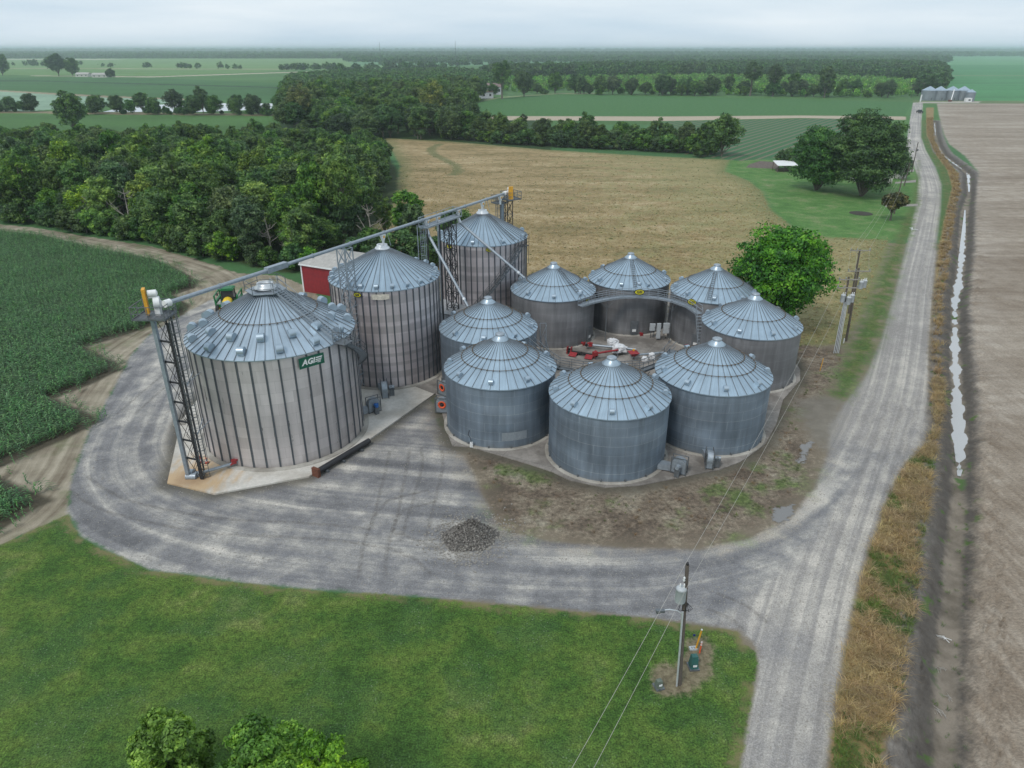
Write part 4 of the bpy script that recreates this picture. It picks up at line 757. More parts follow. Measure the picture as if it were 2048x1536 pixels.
# ---------------------------------------------------------------- sheds between the bins
def clad(name, col, pitch=.3):
    k = Mat(name); p = k.n('TexCoord').outputs['Object']; s = k.n('SeparateXYZ'); k.put(s.inputs[0], p)
    u = k.math('PINGPONG', k.math('ADD', s.outputs[0], s.outputs[1]), pitch/2); e = k.sm(u, .0, .03, .62, 1); n = k.noise(p, 1.5, 4)
    c = k.mix(1, k.mix(1, col, k.ramp(n, [(.3, .8), (.7, 1.1)]), 'MULTIPLY'), e, 'MULTIPLY'); return k.bsdf(c, .5, 0, k.bump(u, .1, .5))
M_REDC = clad('red_ribbed_cladding', (.25, .018, .024)); M_SHEET = clad('pale_roof_sheeting', (.42, .40, .37)); M_GSHEET = clad('grey_roof_sheeting', (.33, .34, .35), .25); M_WSHEET = clad('white_wall_sheeting', (.55, .57, .6), .3); M_BROOF = clad('brown_rusty_roof_sheeting', (.19, .12, .11), .4); M_CLAP = plain('pale_house_siding', (.55, .54, .5), .7)
P0 = at(608.5, 583); P1 = at(661, 592); d = (P1-P0).normalized(); nrm = Vector((-d.y, d.x, 0)); sh = thing('red_shed', 'red metal shed with a pale nearly flat roof behind the tall ribbed bin', 'shed', tuple(P0), math.atan2(d.y, d.x))
ln, dp, hh = 13., 9.5, 4.5
MB().box((ln/2, dp/2, hh/2), (ln, dp, hh)).build('wall', M_REDC, sh)
m = MB(); m.add([(-.25, -.25, hh+.02), (ln+.2, -.25, hh+.02), (ln+.2, dp/2, hh+.75), (-.25, dp/2, hh+.75), (-.25, dp+.25, hh+.02), (ln+.2, dp+.25, hh+.02), (-.25, -.25, hh-.1), (ln+.2, -.25, hh-.1)], [(0, 1, 2, 3), (3, 2, 5, 4), (6, 7, 1, 0), (0, 3, 4)]); rfo = m.build('roof', M_SHEET, sh)
m = MB(); m.box((0, -.03, hh/2), (.22, .1, hh)).box((ln/2, -.3, hh-.02), (ln+.4, .1, .2)); m.box((-.28, dp/2, hh+.15), (.1, dp, .25)); m.build('trim', M_WHITE, sh)
Q0 = at(884, 598, 3.4); ml = thing('control_shed', 'low grey flat-roofed shed squeezed between the two tall ribbed bins and the yard bins', 'shed', (Q0.x, Q0.y-1.5, 0), -.35)
MB().box((2.2, -1.2, 1.6), (4.4, 5., 3.2)).build('wall', M_WSHEET, ml); m = MB(); m.box((2.2, -1.2, 3.33), (5., 5.6, .12)); m.build('roof', M_GSHEET, ml)

# ---------------------------------------------------------------- walkways in the yard
def walkway(name, label, pts, z, rails=2, mat=M_GALV, w=.7):
    t = thing(name, label, 'walkway', (pts[0][0], pts[0][1], z)); o = Vector((pts[0][0], pts[0][1], 0)); V = [Vector((x, y, 0))-o for x, y in pts]; nn = []
    for i in range(len(V)): d = (V[min(i+1, len(V)-1)]-V[max(i-1, 0)]).normalized(); nn.append(Vector((d.y, -d.x, 0)))
    m = MB()
    for i in range(len(V)-1):
        a, b = (V[i], V[i+1]); m.bar(a, b, w, .06)
        for s in (-1, 1): m.bar(a+nn[i]*s*w/2, b+nn[i+1]*s*w/2, .05, .22)
    m.build('deck', mat, t); m = MB()
    for s in (-1, 1):
        for i in range(len(V)-1):
            a, b = V[i]+nn[i]*s*w/2, V[i+1]+nn[i+1]*s*w/2
            for zz_ in (.5, 1.05): m.bar(a+Vector((0, 0, zz_)), b+Vector((0, 0, zz_)), .05)
            for f in (0, .5): c = a.lerp(b, f); m.bar(c, c+Vector((0, 0, 1.05)), .045)
    m.build('guard_rail', mat, t); return t, V
ARC = [(8.2, 86.3), (9.4, 88.0), (11.2, 88.9), (13.6, 89.15), (16.2, 89.15), (18.8, 88.9), (20.6, 87.4), (21.6, 85.2), (22.1, 82.9)]
ARC = [tuple(at(u, v, 5.85)[:2]) for u, v in ((1160, 612), (1186, 604), (1215, 598), (1245, 594), (1280, 593), (1315, 596), (1346, 602), (1376, 613), (1398, 628))]
wk, V = walkway('curved_walkway', 'curved raised walkway with hand rails and yellow oval signs in front of the back bins', ARC, 5.85)
for i in (2, 6):
    m = MB(); p = V[i]; m.bar(p+Vector((0, 0, -.05)), p+Vector((0, 0, -5.8)), .1)
    for s in (-1.1, 1.1): m.bar(p+Vector((0, 0, -1.3)), p+Vector((s, 0, -.1)), .06)
    m.build('post', M_GALVD, wk)
for i, w_ in ((4, 1.05), (7, .95)):
    p = V[i]+Vector((-.2 if i == 4 else .3, -.5, .75)); M = Matrix.Translation(p)@(Matrix.Rotation(0 if i == 4 else -.6, 4, 'Z')@Matrix.Rotation(PI/2, 4, 'X')); oval_sign('oval_sign', wk, M, w_*1.25, .8)
# stair down at the right end
e = V[-1]; m = MB(); top = e+Vector((-.1, -.3, 0)); bot = e+Vector((.3, -3.2, -5.7)); dd_ = bot-top
for s in (-.35, .35): m.bar(top+Vector((s, 0, 0)), bot+Vector((s, 0, 0)), .05, .2)
for kx in range(16): m.box(top+dd_*((kx+.5)/16), (.7, .24, .04))
so = m.build('stair', M_GALV, wk); m = MB()
for s in (-.35, .35): m.bar(top+Vector((s, 0, 1)), bot+Vector((s, 0, 1)), .045); m.bar(top+Vector((s, 0, 0)), top+Vector((s, 0, 1)), .045); m.bar(bot+Vector((s, 0, 0)), bot+Vector((s, 0, 1)), .045)
m.build('hand_rail', M_GALV, so)
ARC2 = [tuple(at(u, v, 5.6)[:2]) for u, v in ((1062, 692), (1090, 718), (1116, 736), (1165, 744), (1205, 746), (1250, 744), (1282, 742), (1320, 728), (1345, 700))]
wk2, V2 = walkway('front_walkway', 'raised walkway with thin hand rails behind the roofs of the three front yard bins', ARC2, 5.6, mat=M_GALVD, w=.6)
for i in (3, 6): m = MB(); p = V2[i]; m.bar(p, p+Vector((0, 0, -5.5)), .09); m.bar(p+Vector((0, 0, -1.2)), p+Vector((-.9, 0, -.1)), .06); m.bar(p+Vector((0, 0, -1.2)), p+Vector((.9, 0, -.1)), .06); m.build('post', M_GALVD, wk2)
# step ladder frame against bin D / E
m = MB(); c = at(1085, 690, 4.); ps = thing('inspection_frame', 'small leaning frame of thin bars beside the bin squeezed behind the front ones', 'frame', tuple(at(1082, 735, 0)))
for a_, b_ in (((0, 0, 0), (-.2, .3, 5.6)), ((.7, 0, 0), (.5, .3, 5.6)), ((-.2, .3, 5.6), (.5, .3, 5.6)), ((0, 0, 1.5), (.6, .2, 3.5)), ((.7, 0, 1.5), (-.1, .2, 3.5)), ((-.1, .2, 3.6), (.6, .2, 5.4)), ((1.6, -.8, .1), (.3, .3, 4.2))): m.bar(a_, b_, .06)
m.build('frame', M_GALV, ps)

# ---------------------------------------------------------------- fans
def fan(label, x, y, rz, s=1., inlet=None, motor=M_GALV, z=.1, fy=1):
    "centrifugal fan; local +X points away from the bin, the duct runs to -X, drum axis along Y"
    t = thing('aeration_fan', label, 'fan', (x, y, z), rz)
    m = MB(); m.cyl((0, -.28*s, .95*s), (0, .28*s, .95*s), .72*s, n=28); m.box((.0, 0, .45*s), (1.3*s, .54*s, .7*s)); m.build('housing', M_GALV, t)
    m = MB()
    for yy in (-.34*s, .34*s):
        for xx in (-.72*s, .72*s): m.bar((xx, yy, 0), (xx, yy, 1.75*s), .07*s, .09*s)
        m.bar((-.72*s, yy, 1.72*s), (.72*s, yy, 1.72*s), .07*s); m.bar((-.72*s, yy, .06), (.72*s, yy, .06), .07*s)
    m.build('frame', M_GALVD, t)
    m = MB(); m.lathe([(.44*s, 0), (.36*s, .06), (.24*s, -.04), (.2*s, -.1)], 24); me = m.mesh('inlet_cone'); me.transform(Matrix.Translation((0, -.37*s, .98*s))@Matrix.Rotation(PI/2, 4, 'X')); ic = part('inlet_cone', me, t, inlet or M_GALVD)
    me = MB().lathe([(.12*s, .04), (.0, .1)], 12).lathe([(.23*s, -.03), (.0, -.03)], 20).mesh('hub'); me.transform(Matrix.Translation((0, -.37*s, .98*s))@Matrix.Rotation(PI/2, 4, 'X')); part('hub', me, ic, M_BLACK)
    m = MB(); m.cyl((0, .5*s, 1.0*s), (0, .98*s, 1.0*s), .2*s, n=16); m.cyl((0, .98*s, 1.*s), (0, 1.04*s, 1.*s), .16*s, n=16); m.box((.2*s, .72*s, 1.15*s), (.16*s, .2*s, .16*s)); m.build('motor', motor, t)
    m = MB(); m.box((0, .74*s, .4*s), (.45*s, .5*s, .75*s)).box((0, .74*s, .8*s), (.6*s, .6*s, .05*s)); m.build('motor_stand', M_GALVD, t)
    m = MB(); a = [(-.6*s, -.27*s, .12), (-.6*s, .27*s, .12), (-.6*s, .27*s, .8*s), (-.6*s, -.27*s, .8*s)]; b = [(-2.2*s, -.55*s, .1), (-2.2*s, .55*s, .1), (-2.2*s, .55*s, .62*s), (-2.2*s, -.55*s, .62*s)]
    m.add(a+b, [(0, 1, 5, 4), (1, 2, 6, 5), (2, 3, 7, 6), (3, 0, 4, 7)]); m.build('duct', M_GALV, t)
    for o in [c for c in bpy.data.objects if c.parent == t or (c.parent and c.parent.parent == t)]:
        if fy < 0: o.data.transform(Matrix.Scale(-1, 4, (0, 1, 0))); o.data.flip_normals()
    return t
def on_pad(u, v, z=.12): p = at(u, v, z); return p.x, p.y
x, y = on_pad(748, 822, .14); fan('fan with a bright blue motor beside the big squat bin', x, y, math.atan2(y-AY, x-AX)+.15, .95, None, M_BLUE, .14, -1)
x, y = on_pad(770, 792); fan('round drum fan standing against the foot of the middle tall ribbed bin', x, y, R(-75), 1.05)
x, y = on_pad(889, 789); fan('rear one of the two fans with orange inlets at the left yard bin', x, y, math.atan2(y-64.71, x+1.17)+.05, 1.0, M_ORG, fy=-1)
x, y = on_pad(886, 823); fan('front one of the two fans with orange inlets at the left yard bin', x, y, math.atan2(y-64.71, x+1.17)+.2, 1.0, M_ORG, fy=-1)
x, y = on_pad(1357, 945, .09); fan('square-framed fan at the right foot of the front yard bin', x, y, math.atan2(y-58.83, x-8.99)+.1, .95, fy=-1)
x, y = on_pad(1417, 932, .09); fan('round drum fan in front of the bin with the rusty peak ring', x, y, R(-100), .95)

# ---------------------------------------------------------------- odds and ends on the slabs
a, b = at(738, 880, .5), at(632, 943, .5); dp_ = thing('drain_pipe', 'long black pipe with a rusty square end lying along the edge of the pale slab', 'pipe', (a.x, a.y, 0))
m = MB(); m.cyl((0, 0, .42), (b.x-a.x, b.y-a.y, .42), .27, n=18); m.build('tube', M_BLACK, dp_)
m = MB(); m.box((b.x-a.x, b.y-a.y, .42), (.3, .8, .85), math.atan2(b.y-a.y, b.x-a.x)); m.build('end_box', M_RUST, dp_)
m = MB()
for f in (.2, .55, .85): m.box(((b.x-a.x)*f, (b.y-a.y)*f, .12), (.2, .9, .2), math.atan2(b.y-a.y, b.x-a.x))
m.build('cradle', M_GALVD, dp_)
def cone(u, v, label):
    p = at(u, v, .14); t = thing('traffic_cone', label, 'traffic cone', (p.x, p.y, .14), 0, 'traffic cones behind the elevator foot')
    MB().lathe([(.15, .04), (.035, .75), (0, .76)], 16).build('body', M_ORG, t); MB().box((0, 0, .02), (.4, .4, .04)).build('base', M_BLACK, t); MB().lathe([(.128, .22), (.095, .42)], 16).build('band', M_WHITE, t)
cone(401, 925, 'traffic cone with a white band, left of the two behind the elevator tower foot'); cone(414, 926, 'traffic cone with a white band, right of the two behind the elevator tower foot')
p = at(361, 848, 0); t = thing('pallet', 'small grey wooden pallet on the gravel at the left corner of the pale slab', 'pallet', (p.x, p.y, 0), .2); m = MB()
for kx in range(5): m.box((0, -.5+.25*kx, .2), (1.2, .16, .04))
m.build('deck_board', M_PLANK, t); m = MB()
for kx in (-.5, 0, .5): m.box((kx, 0, .09), (.1, 1.15, .16))
m.build('bearer', M_PLANK, t)
p = at(943, 893, .1); t = thing('pump', 'tiny white pump at the foot of the bin with the pale wall sheet', 'pump', (p.x, p.y, .1)); MB().cyl((0, -.2, .3), (0, .2, .3), .16).box((0, 0, .08), (.3, .35, .16)).build('body', M_WHITE, t); m = MB(); m.tube([(0, 0, .4), (-.1, .1, .9), (-.3, .2, 1.2), (-.2, .35, 1.6)], .03, 6); m.build('hose', M_BLACK, t)
# switch boxes and doors' small fittings
def boxes(label, u, v, items, legs):
    p = at(u, v, .08); t = thing('electrical_cabinet', label, 'electrical cabinet', (p.x, p.y, .08), .1)
    for (dx, z, w, h, d) in items: b_ = MB().box((dx, 0, z), (w, d, h)).box((dx, -d/2-.015, z), (w*.9, .03, h*.92)).build('enclosure', M_BOXG, t); MB().box((dx+w*.38, -d/2-.04, z), (.04, .04, .14)).build('latch', M_BLACK, b_)
    m = MB()
    for lx in legs: m.bar((lx, .05, 0), (lx, .05, 1.3), .07)
    m.build('stand', M_GALVD, t); return t
boxes('small grey switch box on a stand in the yard', 1303, 676, [(0, 1.55, .72, .95, .3)], (-.15, .2)); boxes('pair of grey switch boxes, one tall and narrow, on a frame by the walkway post', 1322, 680, [(-.45, 1.3, .5, 2.1, .3), (.55, 1.65, .8, 1.4, .3)], (-.5, .35, .8))
for nm, bx, dg, lb_ in (('discharge_gate', bF, -78, 0), ('discharge_gate', bG, -132, 0), ('discharge_gate', bE, -48, 0)):
    m = MB(); m.cyl((5.3, 0, .35), (5.95, 0, .35), .16); m.box((5.9, 0, .35), (.15, .4, .4)); m.build(nm, M_RED, bx, rz=R(dg))
# ---- augers lying in the yard
def auger(label, a, b, z, r, mat, extra):
    a, b = at(*a, z), at(*b, z); d = b-a; t = thing('grain_auger', label, 'auger', (a.x, a.y, .08), math.atan2(d.y, d.x)); L_ = d.length
    m = MB(); m.cyl((0, 0, z), (L_, 0, z), r, n=14); m.cyl((-.02, 0, z), (.12, 0, z), r+.05, n=14); m.cyl((L_*.5, 0, z), (L_*.5+.06, 0, z), r+.04, n=14); m.build('tube', mat, t); extra(t, L_, z); return t
def stand(t, x, z): m = MB(); m.bar((x, -.35, 0), (x, 0, z), .06); m.bar((x, .35, 0), (x, 0, z), .06); m.bar((x, -.35, .04), (x, .35, .04), .06); m.build('stand', M_GALVD, t)
def ex1(t, L_, z): stand(t, L_*.7, z); m = MB(); m.box((.6, 0, z+.05), (.5, .4, .45)); m.cyl((.2, -.05, z+.15), (.6, -.05, z+.35), .12); m.build('gearbox', M_RED, t); m = MB(); m.cyl((.1, -.3, z), (.1, .3, z), .2); m.build('pulley', M_BLACK, t)
auger('grey auger tube with a red gearbox lying behind the red one in the yard', (1172, 690), (1272, 700), .6, .15, M_GALV, ex1)
def ex2(t, L_, z):
    for x, s in ((.9, -1), (3.0, -1), (1.3, 1)): m = MB(); m.box((x, s*.55, .25), (.95, .8, .05), M=Matrix.Rotation(-s*.35, 3, 'X')); m.build('hopper_flap', M_RED, t)
    m = MB()
    for x in (0, .5, 3.6): m.box((x, 0, .5), (.12, .5, .9))
    m.build('end_plate', M_RED, t); m = MB(); m.cyl((0, .35, .3), (0, .5, .3), .3); m.cyl((3.6, .35, .3), (3.6, .5, .3), .3); m.build('wheel', M_TYRE, t)
auger('low dark auger with red fold-out hopper flaps in the yard', (1135, 703), (1190, 712), .35, .17, M_DARK, ex2)
auger('red auger tube slanting toward the white covered motor in the yard', (1186, 709), (1236, 701), .9, .13, M_RED, lambda t, L_, z: (stand(t, L_*.95, z), MB().box((.3, 0, z), (.6, .45, .5)).build('gearbox', M_RED, t)))
def ex3(t, L_, z): m = MB(); m.add([(-.3, -.6, 1.0), (.9, -.6, 1.0), (.9, .6, 1.0), (-.3, .6, 1.0), (.1, -.2, .5), (.5, -.2, .5), (.5, .2, .5), (.1, .2, .5), (.3, 0, 1.25)], [(0, 1, 5, 4), (1, 2, 6, 5), (2, 3, 7, 6), (3, 0, 4, 7), (0, 8, 1), (1, 8, 2), (2, 8, 3), (3, 8, 0)]); m.build('hopper', M_RED, t); m = MB(); m.cyl((.3, 0, 1.2), (.3, 0, 1.4), .15); m.build('cap', M_YEL, t); stand(t, .5, z); stand(t, L_*.9, z)
auger('grey auger tube with a red square hopper on the right side of the yard', (1262, 712), (1328, 706), .6, .13, M_GALV, ex3)
def ex4(t, L_, z): m = MB(); m.box((L_, 0, z), (.6, .55, .6)); m.build('end_box', M_RED, t); stand(t, L_*.6, z)
auger('grey auger tube with a square red end box against the rightmost small bin', (1462, 722), (1514, 719), 1.3, .14, M_GALV, ex4)
auger('rust-tipped grey auger tube behind the one with the red square end box', (1450, 712), (1506, 706), 1.5, .14, M_GALV, lambda t, L_, z: (stand(t, L_*.6, z), MB().box((L_, 0, z), (.3, .4, .5)).build('end_box', M_RUST, t)))
def tarp(label, u, v, z, sx, sy, sz, seed):
    r = np.random.default_rng(seed); n, mm = 14, 8; vs = []; p = at(u, v, 0)
    for j in range(mm+1):
        for i in range(n):
            th = 2*PI*i/n; ph = (PI*.5)*j/mm; rr = math.cos(ph)**.6*(1+.16*math.sin(3*th+seed)+.1*r.normal()); vs.append((sx*rr*math.cos(th), sy*rr*math.sin(th), sz*(math.sin(ph)**.8)+.03*r.normal()-(.2 if j == 0 else 0)))
    m = MB(); m.add(vs, [(j*n+i, j*n+(i+1) % n, (j+1)*n+(i+1) % n, (j+1)*n+i) for j in range(mm) for i in range(n)], 0, False); o = m.build('tarpaulin', M_TARP, loc=(p.x, p.y, z)); tag(o, label, 'tarpaulin')
tarp('white tarpaulin crumpled over the middle of the rear grey auger', 1224, 696, .6, .75, .55, .7, 1); tarp('bigger white tarpaulin hanging over the raised end of the red auger', 1236, 710, .75, .9, .7, .75, 2)
tarp('left of two small white bags under the auger with the square red hopper', 1289, 722, .2, .4, .35, .4, 3); tarp('right of two small white bags under the auger with the square red hopper', 1303, 718, .3, .42, .35, .55, 4)

# ---------------------------------------------------------------- gravel pile
c = at(940, 1076); r = np.random.default_rng(3); n, mm = 96, 40; vs = []
for j in range(mm+1):
    f = 1-j/mm
    for i in range(n):
        th = 2*PI*i/n; ed = 1+.10*math.sin(2*th+1)+.07*math.sin(5*th)+.03*math.sin(11*th); x_, y_ = 2.05*f*ed*math.cos(th), 1.9*f*ed*math.sin(th)
        hgt = 1.5*(1-f)**.85*(1+.25*math.sin(x_*1.7+.5)*math.cos(y_*1.3))+.16*math.exp(-((x_+.6)**2+(y_-.3)**2)*2)
        vs.append((x_+.05*r.normal(), y_+.05*r.normal(), max(-.05, hgt+(.05*r.normal() if j > 0 else -.05))))
m = MB(); m.add(vs, [(j*n+i, j*n+(i+1) % n, (j+1)*n+(i+1) % n, (j+1)*n+i) for j in range(mm) for i in range(n)])
k = Mat('crushed_stone'); pp = k.pos(); v_ = k.n('TexVoronoi'); k.put(v_.inputs['Vector'], pp); v_.inputs['Scale'].default_value = 7
cc = k.mix(k.sm(v_.outputs['Distance'], .1, .6), k.mix(k.attr('x'), (.30, .28, .255), (.40, .375, .345)), (.13, .12, .11)); cc = k.mix(1, cc, k.ramp(k.noise(pp, 6, 4, .8), [(.35, .5), (.65, 1.5)]), 'MULTIPLY'); M_PILE = k.bsdf(cc, .95, 0, k.bump(v_.outputs['Distance'], .12, 1))
tag(m.build('gravel_pile', M_PILE, loc=(c.x, c.y, 0)), 'low heap of dark crushed stone on the gravel road', 'gravel pile')

# ---------------------------------------------------------------- utility poles and wires
def utility_pole(label, u, v, top_uv=None, h=9.4, arm=None, armz=.35, lean=(0, 0), rz=0.):
    p = at(u, v); t = thing('utility_pole', label, 'utility pole', (p.x, p.y, 0)); q = Vector((lean[0], lean[1], h)); m = MB(); m.tube([(0, 0, 0), q*.5, q], [.16, .135, .11], 12); m.build('pole', M_WOOD, t)
    if arm:
        for dz in ([armz] if not isinstance(armz, (list, tuple)) else armz):
            c = q*((h-dz)/h); a = Vector((math.cos(rz), math.sin(rz), 0))*arm/2; o = Vector((-math.sin(rz), math.cos(rz), 0))*-.16
            m = MB(); m.bar(c-a+o, c+a+o, .1, .12); m.bar(c-a*.5+o, c+Vector((0, 0, -.6)), .04); m.bar(c+a*.5+o, c+Vector((0, 0, -.6)), .04); ar = m.build('cross_arm', M_PLANK, t)
            for f in (-.92, -.3, .92): m = MB(); b_ = c+a*f+o; m.lathe([(.03, .05), (.03, .12), (.07, .14), (.05, .2), (.07, .23), (.04, .3), (0, .31)], 10, (b_.x, b_.y, b_.z)); m.build('insulator', M_GALV, ar)
    return t, p, q
def can(t, c, s=1.):
    m = MB(); m.lathe([(0, 0), (.24*s, 0), (.26*s, .05), (.26*s, .78*s), (.28*s, .8*s), (.2*s, .9*s), (0, .93*s)], 20, c); b = m.build('transformer', M_BOXG if s > 1.05 else M_SILV, t)
    m = MB()
    for dx in (-.1, .12): m.lathe([(.035, .85*s), (.06, .9*s), (.035, .98*s), (.055, 1.04*s), (.03, 1.16*s), (0, 1.17*s)], 8, (c[0]+dx, c[1]-.05, c[2]))
    m.build('bushing', M_WHITE, b); return b
t1, p1, q1 = utility_pole('nearest utility pole, with one transformer and a lamp arm, in bare soil on the lawn', 1358, 1368, h=9.1, lean=(-.45, .0))
can(t1, (-.62, -.05, 6.55), 1.15)
m = MB(); m.lathe([(.04, 0), (.075, .08), (.04, .16), (.075, .24), (.03, .32), (0, .33)], 10, (-.55, -.1, 8.05)); m.bar((-.4, 0, 8.15), (-.6, -.05, 8.1), .05); m.build('cutout_switch', M_WHITE, t1)
m = MB(); m.lathe([(.05, 0), (.09, .06), (.05, .2), (0, .21)], 10, (q1.x, q1.y, q1.z)); m.build('insulator', M_BLACK, t1)
m = MB(); m.tube([(-.18, -.17, .02), (-.3, -.2, 3.), (-.42, -.18, 5.9)], .06, 10); m.build('conduit', M_SILV, t1)
m = MB(); m.tube([(-.35, -.1, 5.6), (-.7, -.15, 5.95), (-1.2, -.2, 6.1), (-1.55, -.22, 6.05)], .035, 8); la = m.build('lamp_arm', M_SILV, t1); m = MB(); m.box((-1.72, -.24, 6.03), (.5, .2, .14)); m.lathe([(.09, -.02), (.11, -.12), (.0, -.14)], 12, (-1.85, -.24, 6.0)); m.build('lamp_head', M_GALVD, la)
m = MB()
for kx in range(4): m.tube([(-.55+.1*kx, -.1, 6.6), (-.7+.2*kx, -.25, 6.1-.05*kx), (-.25+.12*kx, -.2, 6.0+.05*kx), (-.2, -.1, 6.5)], .018, 5)
m.build('service_wire', M_BLACK, t1)
t2p, p2, q2 = utility_pole('utility pole with three silver transformers and bright conduits beside the rightmost small bin', 1672, 700, h=9.7, arm=2.6, armz=[.3, 1.35], lean=(-.3, 0), rz=0.)
for c_ in ((-.62, -.25, 6.55), (-.02, -.55, 6.35), (.5, -.25, 6.55)): can(t2p, c_, 1.1)
for kx in range(4): m = MB(); m.tube([(-.75+.2*kx, -1.1, .02), (-.55+.17*kx, -.6, 3.5), (-.42+.14*kx, -.35, 6.6)], .05, 8); m.build('conduit', M_SILV, t2p)
t2q, p2b, q2b = utility_pole('utility pole with two transformers and wide cross arm, behind the one with bright conduits', 1692, 682, h=9.9, arm=2.9, armz=[.35], lean=(-.35, 0), rz=0.)
for c_ in ((.2, -.3, 7.3), (.72, -.1, 7.4)): can(t2q, c_, 1.1)
t3, p3, q3 = utility_pole('plain utility pole with a single cross arm in the dry grass by the green verge', 1697, 627, h=9.5, arm=2.9, armz=.12, lean=(-.3, 0), rz=0.)
t4p, p4, q4 = utility_pole('leaning utility pole beside the bend of the gravel road', 1823, 345, h=9.0, lean=(-.1, 0)); m = MB(); m.lathe([(0, 0), (.2, 0), (.2, .6), (0, .65)], 12, (.1, -.35, 6.5)); m.build('transformer', M_GALVD, t4p)
utility_pole('short utility pole between the two big dark trees and the road bend', 1808, 372, h=6.5, lean=(.2, 0)); t5, p5, q5 = utility_pole('thin utility pole behind the small reddish tree', 1788, 428, h=8.5)
utility_pole('distant utility pole with a cross arm left of the far row of bins', 1822, 196, h=9, arm=4, armz=.4); utility_pole('distant utility pole with a transformer next to the far row of bins', 1842, 196, h=11, arm=3, armz=.3); utility_pole('lone distant pole standing at the back of the soy field', 1192, 189, h=14); utility_pole('bare pole in front of the distant young trees', 1610, 196, h=7)
def wire(label, pts_list, r=.012, grp=None):
    m = MB(); o = Vector(pts_list[0][0])
    for a, b, sag in pts_list:
        a, b = Vector(a), Vector(b); m.tube([a.lerp(b, f)-o-Vector((0, 0, sag*4*f*(1-f))) for f in [i/24 for i in range(25)]], r, 5)
    ob = m.build('overhead_wire', M_WIRE, loc=o); tag(ob, label, 'wire', grp); return ob
M_WIRE = plain('weathered_wire', (.42, .40, .36), .6)
T1, T2, T2b, T3, T5, T4 = p1+q1, p2+q2, p2b+q2b, p3+q3, p5+q5, p4+q4
off = Vector((-14.5, -23., -1.6))
wire('upper overhead wire from the transformer poles to the near pole and over the lawn', [(T2+Vector((-.9, 0, -.2)), T1+Vector((-.1, 0, .15)), .9), (T1+Vector((-.1, 0, .15)), T1+off, .5)], .011)
wire('lower overhead wire from the transformer poles to the near pole and over the lawn', [(T2+Vector((.2, 0, -1.7)), T1+Vector((.25, 0, -1.2)), .9), (T1+Vector((.25, 0, -1.2)), T1+off+Vector((.7, 0, -1.2)), .5)], .011)
for kx, dx in enumerate((-1.3, -.4, 1.3)): wire('thin overhead wires from the cross arm poles to the poles by the farmyard', [(T2b+Vector((dx, 0, -.1)), T3+Vector((dx, 0, .1)), .2), (T3+Vector((dx, 0, .1)), T5+Vector((dx*.6, 0, 0)), 1.2), (T5+Vector((dx*.6, 0, 0)), T4+Vector((dx*.4, 0, 0)), .8)], .012, 'thin wires over the farmyard lawn')

# ---------------------------------------------------------------- things round the near pole
def pillar(name, label, cat, u, v, w, d, h, mat, rz=.1):
    p = at(u, v); t = thing(name, label, cat, (p.x, p.y, 0), rz); m = MB(); m.add([(-w/2, -d/2, .05), (w/2, -d/2, .05), (w/2, d/2, .05), (-w/2, d/2, .05), (-w*.4, -d*.28, h*.93), (w*.4, -d*.28, h*.93), (w*.4, d*.28, h*.93), (-w*.4, d*.28, h*.93), (0, -d*.15, h), (0, d*.15, h)], [(0, 1, 5, 4), (1, 2, 6, 5), (2, 3, 7, 6), (3, 0, 4, 7), (4, 5, 8), (5, 6, 9, 8), (6, 7, 9), (7, 4, 8, 9)]); b = m.build('cover', mat, t); MB().box((0, 0, .04), (w+.15, d+.15, .1)).build('base', M_GALVD, t); MB().box((0, -d/2+.0, .35), (w*.5, .04, .12)).build('label_plate', M_WHITE, b); return t
pillar('cable_pedestal', 'dark green pointed cable pedestal on the bare soil right of the near utility pole', 'cable pedestal', 1386, 1334, .48, .55, 1.05, M_PEDG)
pillar('junction_box', 'small grey-green junction box on the bare soil left of the near utility pole', 'junction box', 1317, 1374, .4, .45, .62, plain('grey_green_paint', (.13, .16, .13), .6), .3)
def post(name, label, cat, u, v, h, r, mat, cap=None, lean=(0, 0), bands=()):
    p = at(u, v); t = thing(name, label, cat, (p.x, p.y, 0)); MB().cyl((0, 0, 0), (lean[0], lean[1], h), r, n=14).build('post', mat, t); l = Vector((lean[0], lean[1], h))
    if cap: MB().cyl(l, l*1.04, r*1.05, n=14).build('cap', cap, t)
    for f in bands: MB().cyl(l*f, l*(f+.1), r*1.06, n=14).build('band', M_WHITE, t)
post('marker_post', 'tall yellow marker post with a white cap beside the meter lid', 'marker post', 1391, 1299, 1.55, .055, M_YEL, M_WHITE, (.25, .1)); post('delineator_post', 'short orange post with white bands right of the yellow marker post', 'marker post', 1399, 1306, .95, .05, M_ORG, None, (.05, 0), (.72, .9))
post('marker_post', 'thin yellow stake on the dark soil below the transformer poles', 'marker post', 1640, 741, 1.6, .04, M_YEL, None, (.12, 0)); post('standpipe', 'short white pipe stub right of the transformer poles', 'pipe', 1687, 686, .65, .07, M_WHITE)
p = at(1386, 1298); t = thing('meter_lid', 'pale blue-grey meter lid lying in the bare soil under the yellow post', 'lid', (p.x, p.y, 0), .1); MB().box((0, 0, .06), (.48, .3, .12)).build('box', M_BOXG, t); m = MB(); m.box((-.08, 0, .125), (.06, .14, .01)).box((.06, 0, .125), (.06, .14, .01)); m.build('slot', M_GALVD, t)
p = at(1391, 1318); t = thing('meter_lid', 'dull grey meter lid lying behind the green cable pedestal', 'lid', (p.x, p.y, 0), .1); MB().box((0, 0, .05), (.4, .35, .1)).build('box', M_GALVD, t); MB().box((0, 0, .11), (.3, .26, .02)).build('cover', M_BOXG, t)
